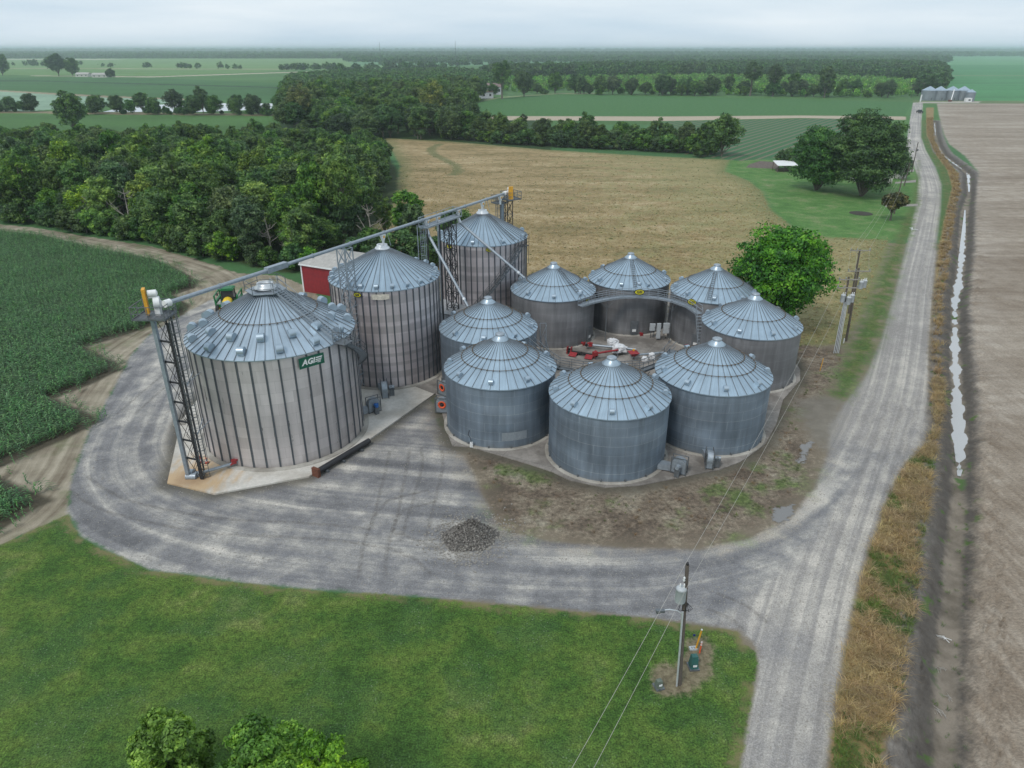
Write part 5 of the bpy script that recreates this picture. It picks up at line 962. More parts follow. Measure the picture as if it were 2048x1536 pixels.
p = at(1385, 1278); t = thing('marker_flag', 'small dark blue marker flag standing in the lawn', 'flag', (p.x, p.y, 0)); MB().cyl((0, 0, 0), (0, 0, .4), .012, n=6).build('wire_stem', M_GALVD, t); MB().box((.07, 0, .33), (.16, .012, .16)).build('flag', plain('blue_flag_cloth', (.01, .02, .2), .7), t)
def wreck(label, u, v, seed, n=5, s=1., z=0., name='driftwood', mat=None):
    r = np.random.default_rng(seed); p = at(u, v, z); m = MB()
    for i in range(n): a = r.uniform(0, PI); c = r.normal(0, .35*s, 2); l = r.uniform(.5, 1.3)*s; m.tube([(c[0]-l*math.cos(a), c[1]-l*math.sin(a), .1), (c[0], c[1], .1+r.uniform(.1, .35)*s), (c[0]+l*math.cos(a+.4), c[1]+l*math.sin(a+.4), .08)], [.05*s, .045*s, .02*s], 6)
    tag(m.build(name, mat or M_PALEW, loc=p), label, name.replace('_', ' '))
M_PALEW = plain('bleached_wood', (.33, .31, .28), .9)
wreck('bleached branches lying on the ditch bed, lowest in the picture', 1870, 1422, 1, 7, .4, -.9); wreck('bleached twigs lying on the ditch bed above the lowest heap', 1898, 1398, 2, 6, .35, -.9); wreck('tangle of pale twigs on the ditch bed beside a dark clump', 1880, 1340, 3, 6, .3, -.9)
wreck('bright white forked branch lying in the dry ditch', 1887, 1275, 5, 4, .38, -.85, mat=M_WHITE)
wreck('small heap of white litter at the left edge of the gravel road', 1826, 459, 8, 5, .9, 0, 'litter', M_WHITE)

# ---------------------------------------------------------------- tractor behind the big bin
p = at(462, 622); tr = thing('farm_tractor', 'green tractor with a green cab roof and yellow hood parked behind the big squat bin', 'tractor', (p.x, p.y, 0), R(8))
m = MB(); m.box((0, .4, 1.55), (1.7, 3.6, .5)).box((0, -1.4, 1.35), (3.3, .3, .35)); m.build('chassis', M_TGREEN, tr)
m = MB(); m.box((0, .2, 2.6), (1.55, 1.5, 1.5)); cb = m.build('cab', M_GLASS, tr); m = MB(); m.box((0, .2, 3.42), (1.85, 1.8, .22)).box((0, .2, 3.56), (1.5, 1.5, .1)); m.build('cab_roof', M_TGREEN, cb); m = MB(); m.cyl((.0, .9, 3.6), (.0, .9, 3.75), .1); m.build('beacon', M_WHITE, cb)
m = MB()
for x_ in (-.78, .78):
    for y_ in (-.55, .95): m.bar((x_, y_, 1.8), (x_, y_, 3.35), .09)
m.build('cab_pillar', M_BLACK, cb)
m = MB(); vs = []
for j in range(7):
    a = PI*j/6; vs += [(.62*math.cos(a), -2.2, 1.75+.42*math.sin(a)), (.66*math.cos(a), -.6, 1.85+.55*math.sin(a))]
m.add(vs, [(2*j, 2*j+1, 2*j+3, 2*j+2) for j in range(6)]+[tuple(range(0, 14, 2))], 0, True); m.build('hood', M_YEL and plain('machinery_yellow', (.75, .52, .03), .4), tr)
for s in (-1, 1):
    m = MB(); m.box((s*1.5, .2, 1.9), (.3, 3.2, .35)); m.bar((s*1.5, -1.5, 1.2), (s*1.6, -1.5, 2.9), .2); m.bar((s*1.5, 1.6, 1.2), (s*1.6, 1.6, 2.9), .18); m.bar((s*1.62, -1.5, 2.8), (s*1.62, 1.6, 2.9), .16); m.build('folded_boom', M_TGREEN, tr)
    for y_ in (-1.5, 1.9):
        w_ = MB().cyl((s*1.35-.2, y_, .75), (s*1.35+.2, y_, .75), .75, n=24).build('tyre', M_TYRE, tr); MB().cyl((s*1.35-.22, y_, .75), (s*1.35+.22, y_, .75), .38, n=18).build('rim', plain('rim_yellow', (.6, .45, .03), .5), w_)
    m = MB(); m.bar((s*.8, -.5, 2.9), (s*1.25, -.8, 3.0), .04); m.box((s*1.3, -.82, 2.85), (.22, .06, .4)); m.build('mirror', M_BLACK, tr)

# ---------------------------------------------------------------- distant buildings, bins, vehicles
def far_bin(label, u, v, Rb, h, rise):
    p = at(u, v); t = thing('distant_grain_bin', label, 'grain bin', (p.x, p.y+Rb, 0), 0, 'distant row of grain bins beside the road')
    MB().lathe([(Rb, 0), (Rb, h)], 48).build('wall', M_GALVP, t); m = MB(); m.lathe([(Rb+.15, h-.1), (.4, h+rise), (0, h+rise+.1)], 40, sm=False); m.build('roof', M_ROOFA, t); m = MB()
    for kx in range(12): a = 2*PI*kx/12; m.box(((Rb+.05)*math.cos(a), (Rb+.05)*math.sin(a), h-.3), (.25, .35, .4), a)
    m.build('eave_bracket', M_GALVD, t)
    MB().box((0, -Rb-.03, 1.2), (.9, .1, 1.6)).build('door', M_GALVD, t)
M_GALVP = plain('distant_galvanised_wall', (.24, .27, .30), .5, .3, .2, .4)
for lb_, u, Rb in (('leftmost bin of the distant row beside the road', 1862, 5.2), ('second bin from the left in the distant row', 1883, 4.8), ('middle bin of the distant row with a white pipe leaning on it', 1908, 5.2), ('fourth bin from the left in the distant row', 1930, 4.8)): far_bin(lb_, u, 201.5, Rb, 7., 2.7)
far_bin('small rightmost bin at the end of the distant row', 1943, 203, 3.2, 6.2, 1.8)
p = at(1932, 203.6); t = thing('storage_tank', 'small white tank shed in front of the right end of the distant bins', 'tank', (p.x, p.y-2, 0)); MB().box((0, 0, 1.4), (4.2, 2.6, 2.6)).build('body', M_WHITE, t); MB().box((.3, -1.33, 1.4), (1.6, .1, .9)).build('opening', M_DARK, t)
p = at(1840.5, 203); t = thing('standing_tank', 'tall thin white pipe stand left of the distant bins', 'pipe', (p.x, p.y, 0)); MB().cyl((0, 0, 0), (0, 0, 4.6), .45).build('body', M_WHITE, t)
p = at(1898, 203.5); t = thing('loading_auger', 'white loading auger leaning against the middle distant bin', 'auger', (p.x, p.y-3, 0)); MB().bar((-.5, 0, .6), (2.0, 3.5, 8.2), .5).build('tube', M_WHITE, t); MB().box((-1.2, 0, .9), (2, 1.6, 1.2)).build('hopper', M_RUST, t)
def car(name, label, u, v, rz, L_=5.4, W_=2., col=None, bed=True):
    p = at(u, v); t = thing(name, label, 'vehicle', (p.x, p.y, 0), rz); m = MB(); m.box((0, 0, .85), (W_, L_, .6)); m.box((0, L_*.33, 1.22), (W_*.95, L_*.3, .2)); m.build('body', col, t)
    m = MB(); m.add([(-W_*.45, -.2-.9, 1.15), (W_*.45, -.2-.9, 1.15), (W_*.45, 1.3, 1.15), (-W_*.45, 1.3, 1.15), (-W_*.38, -.85, 1.85), (W_*.38, -.85, 1.85), (W_*.38, .7, 1.85), (-W_*.38, .7, 1.85)], [(0, 1, 5, 4), (1, 2, 6, 5), (2, 3, 7, 6), (3, 0, 4, 7), (4, 5, 6, 7)]); m.build('cabin', M_GLASS, t)
    for sx in (-1, 1):
        for sy in (-1, 1): MB().cyl((sx*W_*.5-.12, sy*L_*.32, .38), (sx*W_*.5+.12, sy*L_*.32, .38), .38).build('wheel', M_TYRE, t)
    return t
car('pickup_truck', 'dark pickup truck driving on the gravel road far away, trailing dust', 1839, 226, -.15, 5.6, 2.1, M_BLACK)
def house(name, label, cat, u, v, L_, D_, H_, rise, rz, wall, roof, z=0, win=3):
    p = at(u, v); t = thing(name, label, cat, (p.x, p.y, 0), rz); w = MB().box((0, D_/2, H_/2), (L_, D_, H_)).build('wall', wall, t)
    m = MB(); o = .4; m.add([(-L_/2-o, -o, H_), (L_/2+o, -o, H_), (L_/2+o, D_/2, H_+rise), (-L_/2-o, D_/2, H_+rise), (-L_/2-o, D_+o, H_), (L_/2+o, D_+o, H_)], [(0, 1, 2, 3), (3, 2, 5, 4)]); m.add([(-L_/2+.01, 0, H_), (-L_/2+.01, D_, H_), (-L_/2+.01, D_/2, H_+rise)], [(0, 1, 2)]); m.add([(L_/2-.01, 0, H_), (L_/2-.01, D_, H_), (L_/2-.01, D_/2, H_+rise)], [(0, 2, 1)]); m.build('roof', roof, t)
    for i in range(win): MB().box((-L_/2+L_*(i+.5)/win, -.03, H_*.55), (L_*.1, .08, H_*.35)).build('window' if i != win//2 else 'door', M_DARK, t)
    return t
house('farm_shed', 'long white shed with a brown roof at the edge of the far wood', 'shed', 968, 197, 15, 14, 4.5, 2.0, .25, M_WSHEET, M_BROOF); house('farm_barn', 'taller barn with a brown roof behind the long white shed at the far wood', 'barn', 985, 189.5, 17, 14, 6.0, 2.8, .2, M_WSHEET, M_BROOF)
house('farmhouse', 'low pale farmhouse among far green fields, right of the two dark trees', 'house', 164, 154, 17, 10, 3.4, 2.2, 0, M_CLAP, M_SHEET); house('farmhouse', 'second low pale farmhouse among far green fields, with a dark bush on its right', 'house', 199, 155, 19, 10, 3.4, 2.2, .1, M_CLAP, M_SHEET)
house('small_house', 'white-roofed house mostly hidden behind the two big dark trees', 'house', 1752, 368, 9, 7, 2.6, 1.0, 0, M_CLAP, M_SHEET); house('garden_shed', 'small white shed between the big dark trees and the road bend', 'shed', 1797, 357, 5, 4.5, 3, .6, .1, M_CLAP, M_WHITE, win=1)
p = at(1569, 343); t = thing('open_shelter', 'open shelter with a flat white roof left of the big dark trees', 'shelter', (p.x, p.y, 0), .05); m = MB(); m.add([(-3.2, -2, 2.1), (3.2, -2, 2.1), (3.2, 2.6, 3.), (-3.2, 2.6, 3.), (-3.2, -2, 2.0), (3.2, -2, 2.0), (3.2, 2.6, 2.9), (-3.2, 2.6, 2.9)], [(0, 1, 2, 3), (7, 6, 5, 4), (0, 4, 5, 1)]); m.build('roof', M_WHITE, t); m = MB()
for x_ in (-3, -1, 1, 3): m.bar((x_, -1.8, 0), (x_, -1.8, 2.1), .12); m.bar((x_, 2.4, 0), (x_, 2.4, 2.9), .12)
m.box((0, .5, .5), (5, 1.5, .9)); m.build('post', M_WOOD, t)
for lb_, u, D, h in (('tall thin radio mast on the horizon', 912, 1800, 50.5), ('fainter thin radio mast on the horizon left of the taller one', 762, 1800, 48.)):
    x_ = (u-1024)/FPX*(D*cP+CAMH*sP); t = thing('radio_mast', lb_, 'mast', (x_, D, 0)); m = MB(); m.cyl((0, 0, 0), (0, 0, h), .45, .35, n=6); m.build('mast', M_GALVD, t)
p = at(1722, 427); m = MB(); m.lathe([(0, .1), (2., .08), (2.6, .02)], 24); tag(m.build('burnt_patch', plain('burnt_earth', (.05, .045, .035), .95, 0, .4, 2), loc=(p.x, p.y, .03)), kind='structure')
tag(MB().add([(x, y, .03) for x, y in poly([(1498, 329), (1520, 322), (1560, 325), (1556, 338), (1492, 335)])], [(0, 1, 2, 3, 4)]).build('garden_bed', plain('tilled_soil', (.14, .11, .09), .95, 0, .5, 1), kind := None) if 0 else MB().add([(x, y, .03) for x, y in poly([(1498, 329), (1520, 322), (1560, 325), (1556, 338), (1492, 335)])], [(0, 1, 2, 3, 4)]).build('garden_bed', plain('tilled_soil', (.14, .11, .09), .95, 0, .5, 1)), kind='structure')
for (a, b) in (((1770, 412), (1836, 410)), ((1790, 366), (1832, 362)), ((1795, 341), (1828, 341))):
    q = poly([(a[0], a[1]-1.5), (b[0], b[1]-2.5), (b[0], b[1]+2.5), (a[0], a[1]+1.5)]); tag(MB().add([(x, y, .02) for x, y in q], [(3, 2, 1, 0)]).build('driveway', M_DRV if 'M_DRV' in globals() else globals().setdefault('M_DRV', plain('pale_gravel_drive', (.3, .28, .25), .95, 0, .3, 1.5))), kind='structure')

# ---------------------------------------------------------------- vegetation
def leaf_arrays(C, N, size, r, asp=.55):
    "diamond leaves at centres C facing roughly N"
    n = len(C); N = N/np.maximum(np.linalg.norm(N, axis=1, keepdims=True), 1e-6); T = np.cross(N, r.normal(0, 1, (n, 3))); T /= np.maximum(np.linalg.norm(T, axis=1, keepdims=True), 1e-6); B = np.cross(N, T); s = (size*r.uniform(.6, 1.35, n))[:, None]
    V = np.stack([C-T*s, C-B*s*asp+N*s*.12, C+T*s, C+B*s*asp+N*s*.12], 1); return V
def leaf_mesh(name, V, lf):
    n = len(V); me = bpy.data.meshes.new(name); me.vertices.add(4*n); me.vertices.foreach_set('co', V.reshape(-1).astype('f')); me.loops.add(4*n); me.loops.foreach_set('vertex_index', np.arange(4*n, dtype='i')); me.polygons.add(n); me.polygons.foreach_set('loop_start', np.arange(0, 4*n, 4, dtype='i')); me.update()
    me.attributes.new('lf', 'FLOAT', 'POINT').data.foreach_set('value', np.repeat(lf, 4).astype('f')); return me
def crown(seed, Rc, z0, z1, nb, nl, size, open_=0., flat=.8, irr=.18, rs0=.22, rs1=.40):
    "clumps of leaves on the tips of the limbs; returns mesh and clump centres"
    r = np.random.default_rng(seed); cz = (z0+z1)/2; hz = (z1-z0)/2; cs, rs = [], []
    for i in range(nb):
        th = i*2.399+r.uniform(-.3, .3); ph = math.acos(1-1.9*(i+.5)/nb); f = r.uniform(.52, .92); el = math.sin(ph)*f
        rad = 1-irr*r.random(); f *= 1-.5*irr*r.random()
        cs.append((Rc*el*math.cos(th)*rad, Rc*el*math.sin(th)*rad, cz+hz*math.cos(ph)*f)); rs.append(Rc*r.uniform(rs0, rs1)*(1-.3*open_))
    cs = np.array(cs); rs = np.array(rs); cnt = (rs**2/np.sum(rs**2)*nl).astype(int); Vs, Ls = [], []
    for c, rad, n in zip(cs, rs, cnt):
        d = r.normal(0, 1, (n, 3)); d /= np.linalg.norm(d, axis=1, keepdims=True); d[:, 2] = np.where((d[:, 2] < -.25) & (r.random(n) < .55), -d[:, 2]*.6, d[:, 2])
        lump = 1+.22*np.sin(d[:, 0]*5+c[0])*np.sin(d[:, 1]*6+c[1])+.15*np.sin(d[:, 2]*9+c[2]); q = c+d*rad*(lump*r.uniform(.72, 1.1, n))[:, None]*np.array([1, 1, flat])
        nn = d*.9+r.normal(0, .55, (n, 3))+np.array([0, 0, .35]); Vs.append(leaf_arrays(q, nn, size, r)); Ls.append(np.clip(.5+r.normal(0, .28, n)+.15*(q[:, 2]-c[2])/rad*0, 0, 1))
    V = np.concatenate(Vs); me = leaf_mesh('crown', V, np.concatenate(Ls)); me.materials.append(M_LEAF); return me, cs
def trunk_mesh(cs, rt, zb, seed, n=9, H=None):
    r = np.random.default_rng(seed); m = MB(); top = max(c[2] for c in cs)*.8; fork = zb*.75
    m.tube([(0, 0, -.2), (.1*rt, 0, fork*.5), (.2*rt, .1*rt, fork), (.1, .2, top)], [rt*1.35, rt, rt*.8, rt*.2], 8)
    for c in list(cs)[::max(1, len(cs)//n)]:
        s = Vector((.1*rt, .05, r.uniform(.7, 1.6)*fork)); e = Vector(c); mid = s.lerp(e, .5)+Vector((r.normal()*.3, r.normal()*.3, .3)); m.tube([s, mid, e], [rt*.45, rt*.28, rt*.1], 5)
    me = m.mesh('trunk'); me.materials.append(M_BARK); return me
TREES = {}
def variant(key, seed, Rc, z0, z1, nb, nl, size, rt=.25, open_=0., flat=.8):
    c, cs = crown(seed, Rc, z0, z1, nb, nl, size, open_, flat); TREES[key] = (c, trunk_mesh(cs, rt, max(z0, .8), seed))
for i in range(4): variant('broad%d' % i, 10+i, 4.4, .9, 10.5, 26, 9500, .235, .24)
for i in range(3): variant('tall%d' % i, 30+i, 3.3, 1.4, 13.0, 26, 9000, .225, .26)
for i in range(3): variant('bush%d' % i, 50+i, 2.6, .0, 4.6, 16, 5000, .18, .1)
for i in range(2): variant('airy%d' % i, 60+i, 4.2, 5.2, 14.5, 30, 7500, .21, .34, .5)
def tree(key, x, y, s, label, group=None, col=(1, 1, 1), rz=None, sz=1., name='tree'):
    c, tk = TREES[key]; t = thing(name, label, 'tree' if 'bush' not in key else 'bush', (x, y, -.02), random.uniform(0, 6.28) if rz is None else rz, group); t.scale = (s, s, s*sz)
    co = bpy.data.objects.new('crown', c); COL.objects.link(co); co.parent = t; co.color = (*col, 1)
    to = bpy.data.objects.new('trunk', tk); COL.objects.link(to); to.parent = t; return t
CAND = []
def cand(key, x, y, s, label, group, col, sz, reg): CAND.append((s*(1 if 'bush' not in key else .45)/math.hypot(x, y, CAMH), key, x, y, s, label, group, col, sz, reg))
def inside(pg, x, y):
    c = False; n = len(pg)
    for i in range(n):
        (x0, y0), (x1, y1) = pg[i], pg[(i+1) % n]
        if (y0 > y) != (y1 > y) and x < (x1-x0)*(y-y0)/(y1-y0)+x0: c = not c
    return c
def scatter(pg, dist, jit=.45):
    xs = [p[0] for p in pg]; ys_ = [p[1] for p in pg]; out = []; y = min(ys_); row = 0
    while y < max(ys_):
        x = min(xs)+(dist/2 if row % 2 else 0)
        while x < max(xs):
            a, b = x+random.uniform(-jit, jit)*dist, y+random.uniform(-jit, jit)*dist
            if inside(pg, a, b): out.append((a, b))
            x += dist
        y += dist*.87; row += 1
    return out
def inview(x, y, z=8, m=120):
    d = Vector((x, y, z-CAMH)); w = d.y*cP-d.z*sP
    if w < 1: return False
    u = 1024+FPX*d.x/w; return -m < u < 2048+m
GW = 'trees of the wood behind the corn field'; LBW = 'leafy green tree growing among others in the dense wood behind the corn field'
BRI, MID_, DRK, GRY, YEL_ = (1.25, 1.3, .9), (1, 1, 1), (.72, .82, .9), (.95, .95, 1.35), (1.6, 1.45, .9)
wood = Z['wood']; cnt = 0
front = poly([(-330, 418), (0, 441), (150, 467), (300, 488), (430, 520), (520, 540), (610, 548), (650, 540)])
def edge_d(x, y): return min(max(0, (Vector((x, y))-Vector(a).lerp(Vector(b), min(1, max(0, (Vector((x, y))-Vector(a)).dot(Vector(b)-Vector(a))/max(1e-6, (Vector(b)-Vector(a)).length_squared))))).length) for a, b in zip(front[:-1], front[1:]))
for x, y in scatter(wood, 6.7):
    if not inview(x, y, 8, 60): continue
    e = edge_d(x, y)
    if e < 3: continue
    if not inside(wood, x+5.5, y): continue
    kx = random.choice(['broad0', 'broad1', 'broad2', 'broad3', 'tall0', 'tall1', 'tall2']); s = random.uniform(.82, 1.18)*(.85 if e < 8 else 1.)*(.82 if y > 205 else 1.)
    cand(kx, x, y, s, LBW, GW, random.choice([BRI, MID_, MID_, DRK, YEL_, GRY, BRI]), random.uniform(.8, 1.2), 'inner_wood')
for i in range(len(front)-1):
    a, b = Vector(front[i]), Vector(front[i+1]); n = int((b-a).length/3.4)
    for j in range(n):
        c = a.lerp(b, (j+random.random()*.6)/n)
        if inview(c.x, c.y): tree(random.choice(['bush0', 'bush1', 'bush2']), c.x+random.uniform(-1, 1), c.y+random.uniform(.5, 2.5), random.uniform(.8, 1.3), 'low leafy bush along the front edge of the wood behind the corn field', 'bushes along the front of the wood', random.choice([BRI, MID_, DRK]), name='bush')
# field-side edge of the wood
eg = poly([(640, 540), (700, 520), (745, 480), (780, 430), (800, 380), (795, 335), (775, 312)])
for a, b in zip(eg[:-1], eg[1:]):
    a, b = Vector(a), Vector(b); n = max(1, int((b-a).length/5))
    for j in range(n): c = a.lerp(b, (j+.5)/n); tree(random.choice(['bush0', 'broad1', 'bush2', 'tall1']), c.x-5.5, c.y+1, random.uniform(.7, .95), 'leafy tree on the right edge of the wood beside the dry grass field', 'trees on the right edge of the wood', random.choice([DRK, MID_]))
def tuv(key, u, v, s, label, col=MID_, sz=1., group=None): p = at(u, v); return tree(key, p.x, p.y, s, label, group, col, sz=sz)
tuv('airy0', 690, 486, 1.08, 'tall airy tree with a pale bare trunk at the right front of the wood', (1.5, 1.4, 1.15), 1.2); tuv('airy1', 420, 470, .95, 'bright yellow-green tall tree at the front middle of the wood', BRI); tuv('airy1', 60, 436, 1.0, 'airy grey-green tree with pale spreading limbs at the left front of the wood', (1.1, 1.05, 1.1))
tuv('tall1', 770, 470, .62, 'thin half-bare tree right of the tall airy tree with the pale trunk', (1.2, 1.1, 1.1))
tuv('tall0', 818, 500, 1.0, 'narrow dark tree with a split top behind the long pipe', (.8, .95, .9), .95); tuv('tall2', 833, 515, .8, 'lower dark tree leaning on the narrow split-topped tree', DRK); tuv('broad1', 912, 505, .86, 'round dark tree behind the farthest tall bin', DRK); tuv('bush0', 960, 505, 1.1, 'small round bush right of the tree behind the farthest tall bin', DRK)
for u, v, s in ((715, 540, 1.3), (760, 535, 1.3), (800, 530, 1.4), (850, 535, 1.3), (880, 530, 1.2), (740, 515, 1.2)): tuv('bush%d' % (u % 3), u, v, s, 'dark bush behind the red shed and the pipe catwalk', DRK, 1, 'dark bushes behind the red shed')
# second wood, beyond the first
sw = poly([(560, 262), (640, 275), (770, 281), (900, 286), (960, 262), (945, 235), (935, 212), (965, 200), (935, 192), (760, 200), (600, 205), (560, 225)])
for x, y in scatter(sw, 11.0): cand(random.choice(['broad0', 'broad1', 'broad2', 'broad3', 'tall0']), x, y, random.uniform(1.1, 1.5), 'dark green tree in the second wood, beyond the first and left of the brown-roofed sheds', 'trees of the second wood', random.choice([DRK, MID_, DRK, GRY]), random.uniform(.72, .98), 'second_wood')
tuv('airy0', 606, 264, 1.45, 'large brownish grey tree at the left end of the second wood', (1.9, 1.35, 1.5)); tuv('airy1', 868, 264, 1.5, 'large tree with brownish grey leaves near the right end of the second wood', (1.6, 1.2, 1.3))
# hedgerow along the dry field
hd = poly([(880, 276), (1000, 288), (1100, 294), (1200, 299), (1300, 304), (1400, 309), (1445, 312)])
for a, b in zip(hd[:-1], hd[1:]):
    a, b = Vector(a), Vector(b); n = int((b-a).length/3.9)
    for j in range(n):
        for row in range(3):
            c = a.lerp(b, (j+random.random())/n); kx = random.choice(['bush1', 'bush0', 'bush2'] if row == 0 else ['broad0', 'broad2', 'broad3', 'bush2', 'tall1']); cand(kx, c.x, c.y+2+row*4+random.uniform(-1, 1), random.uniform(.7, 1.05)*(1.7 if 'bush' in kx else 1), 'leafy tree or bush in the hedgerow along the far edge of the dry grass field', 'hedgerow behind the dry grass field', random.choice([DRK, MID_, DRK]), random.uniform(.7, .95), 'inner_hedgerow')
tuv('broad0', 1443, 313, 1.36, 'big round tree at the right end of the hedgerow', (.85, 1., .9), 1.05); tuv('bush0', 1400, 314, 1.3, 'dark bush left of the round tree at the end of the hedgerow', DRK)
tuv('tall2', 1046, 262, .62, 'thin pale dead-looking tree sticking up from the left of the hedgerow', GRY); tuv('tall0', 1170, 296, .9, 'half-bare tree standing above the middle of the hedgerow', GRY)
# bare pale limbs showing at the wood's front
def bare_tree(u, v, h, seed, label):
    r = random.Random(seed); p = at(u, v); t = thing('bare_tree', label, 'tree', (p.x, p.y, 0), 0); m = MB(); q = Vector((r.uniform(-.6, .6), 0, h)); m.tube([(0, 0, 0), q*.5+Vector((.2, 0, 0)), q], [.2, .13, .05], 7); m.build('trunk', M_PALEB, t); m = MB()
    for i in range(11):
        f = r.uniform(.3, .92); a = r.uniform(0, 6.28); l = (1.1-f)*h*.55; s = q*f; e = s+Vector((l*math.cos(a), l*math.sin(a), l*r.uniform(.3, .9))); md = s.lerp(e, .5)+Vector((0, 0, -.1*l)); m.tube([s, md, e], [.08, .055, .02], 5)
        for j in range(3): g = s.lerp(e, r.uniform(.4, .9)); m.tube([g, g+Vector((r.uniform(-1, 1), r.uniform(-1, 1), r.uniform(.2, 1)))*.35*l], [.03, .012], 4)
    m.build('branches', M_PALEB, t)
M_PALEB = plain('bleached_bark', (.34, .31, .27), .9)
for i, (u, v, h, lb_) in enumerate(((78, 428, 11, 'pale bare tree at the left front of the wood'), (196, 462, 8.5, 'pale bare tree a little right of the left front of the wood'), (262, 470, 9.5, 'pale leaning bare tree above the bend of the dirt track'), (545, 520, 8, 'pale bare tree in front of the wood above the red shed'), (745, 505, 9, 'grey bare tree at the right end of the wood beside the dry field'), (590, 530, 7, 'short bare tree with pale twigs just left of the tall airy tree'))): bare_tree(u, v, h, i, lb_)
# the pond and left field trees
for key, u, v, s, lb_ in (('broad2', 150, 262, 1.65, 'large round dark tree above the left part of the wood'), ('broad1', 286, 224, 1.15, 'round tree left of the pond'), ('broad0', 352, 226, 1.3, 'wide tree standing in front of the pond'), ('tall1', 407, 226, 1.25, 'taller round tree standing in front of the middle of the pond'), ('bush0', 233, 222, 1.5, 'small dark bush at the left tip of the pond'), ('bush1', 376, 226, 1.6, 'low bush right of the wide tree in front of the pond'), ('bush2', 505, 224, 2.2, 'dark bush at the right end of the pond'), ('broad3', 475, 226, 1., 'dark rounded tree between the pond and the second wood'), ('bush1', 196, 224, 2.2, 'bushy tree right of the large round dark tree'), ('bush0', 25, 222, 1.5, 'dark small bush by the track at the left edge of the photo'),
        ('broad1', 118, 152, 3.0, 'lone spreading dark tree in the far green fields'), ('broad3', 146, 152, 2.3, 'smaller lone dark tree right of the spreading one in the far green fields'), ('broad2', 6, 151, 2.8, 'lone dark tree cut by the left edge of the photo'), ('bush0', 222, 156, 2.6, 'dark round bush right of the second low farmhouse')):
    tuv(key, u, v, s, lb_, DRK)
# farmyard trees
def big_tree(label, u, v, Rc, z0, z1, seed, col, nl=26000, size=.3, nb=44, rt=.45, rz=0, open_=.1, irr=.5, rs0=.17, rs1=.33):
    c, cs = crown(seed, Rc, z0, z1, nb, nl, size, open_, .62, irr, rs0, rs1); TREES['big%d' % seed] = (c, trunk_mesh(cs, rt, z0, seed, 16)); p = at(u, v); return tree('big%d' % seed, p.x, p.y, 1, label, None, col, rz)
big_tree('big bright green tree overhanging the small bins beside the transformer poles', 1548, 658, 7.4, .2, 15.9, 71, (.85, 1.1, .6), 44000, .22, 120)
big_tree('left one of the two big dark trees by the farmyard house', 1632, 380, 8.6, -.2, 17.4, 72, (.62, .82, .7), 44000, .25, 44, irr=.3, rs0=.2, rs1=.38); big_tree('right and taller one of the two big dark trees by the farmyard house', 1722, 392, 10.6, -.2, 22.4, 73, (.62, .82, .7), 62000, .26, 56, .6, irr=.32, rs0=.18, rs1=.36)
big_tree('small dark purplish tree on a thin trunk at the roadside lawn', 1780, 441, 3.5, 2.2, 6.6, 74, (1.1, .62, 1.1), 6000, .24, 22, .2); tuv('bush1', 1570, 338, 1.45, 'dark bush behind the open white-roofed shelter', DRK)
tuv('tall1', 1806, 360, .55, 'small conifer beside the little white shed at the road bend', DRK)
# near crowns at the bottom edge
big_tree('leafy tree crown at the bottom edge of the photo, left one', 366, 1605, 2.6, .2, 6.7, 75, (2.1, 2.5, 1.1), 26000, .11, 34, .2, 1.0, .0, .6, .14, .3); big_tree('leafy tree crown at the bottom edge of the photo, right and wider one', 545, 1648, 3.3, .2, 6.3, 76, (1.9, 2.1, .9), 34000, .11, 40, .2, .5, .0, .6, .13, .28); big_tree('small leafy crown at the bottom edge between the two wider ones and the frame', 672, 1648, 2.1, .2, 6.3, 77, (1.9, 2.1, .9), 14000, .11, 20, .15, .2, .0, .6, .16, .3)

CAND.sort(reverse=True); nt_ = 0; REST = {}
for (w_, key, x, y, s, lb_, grp, col, szm, reg) in CAND:
    isb = 'bush' in key
    if isb or nt_ < 225: tree(key, x, y, s, lb_, grp, col, sz=szm, name='bush' if isb else 'tree'); nt_ += not isb
    else: REST.setdefault(reg, []).append((x, y, s))
print('trees', len(CAND), {k: len(v) for k, v in REST.items()})
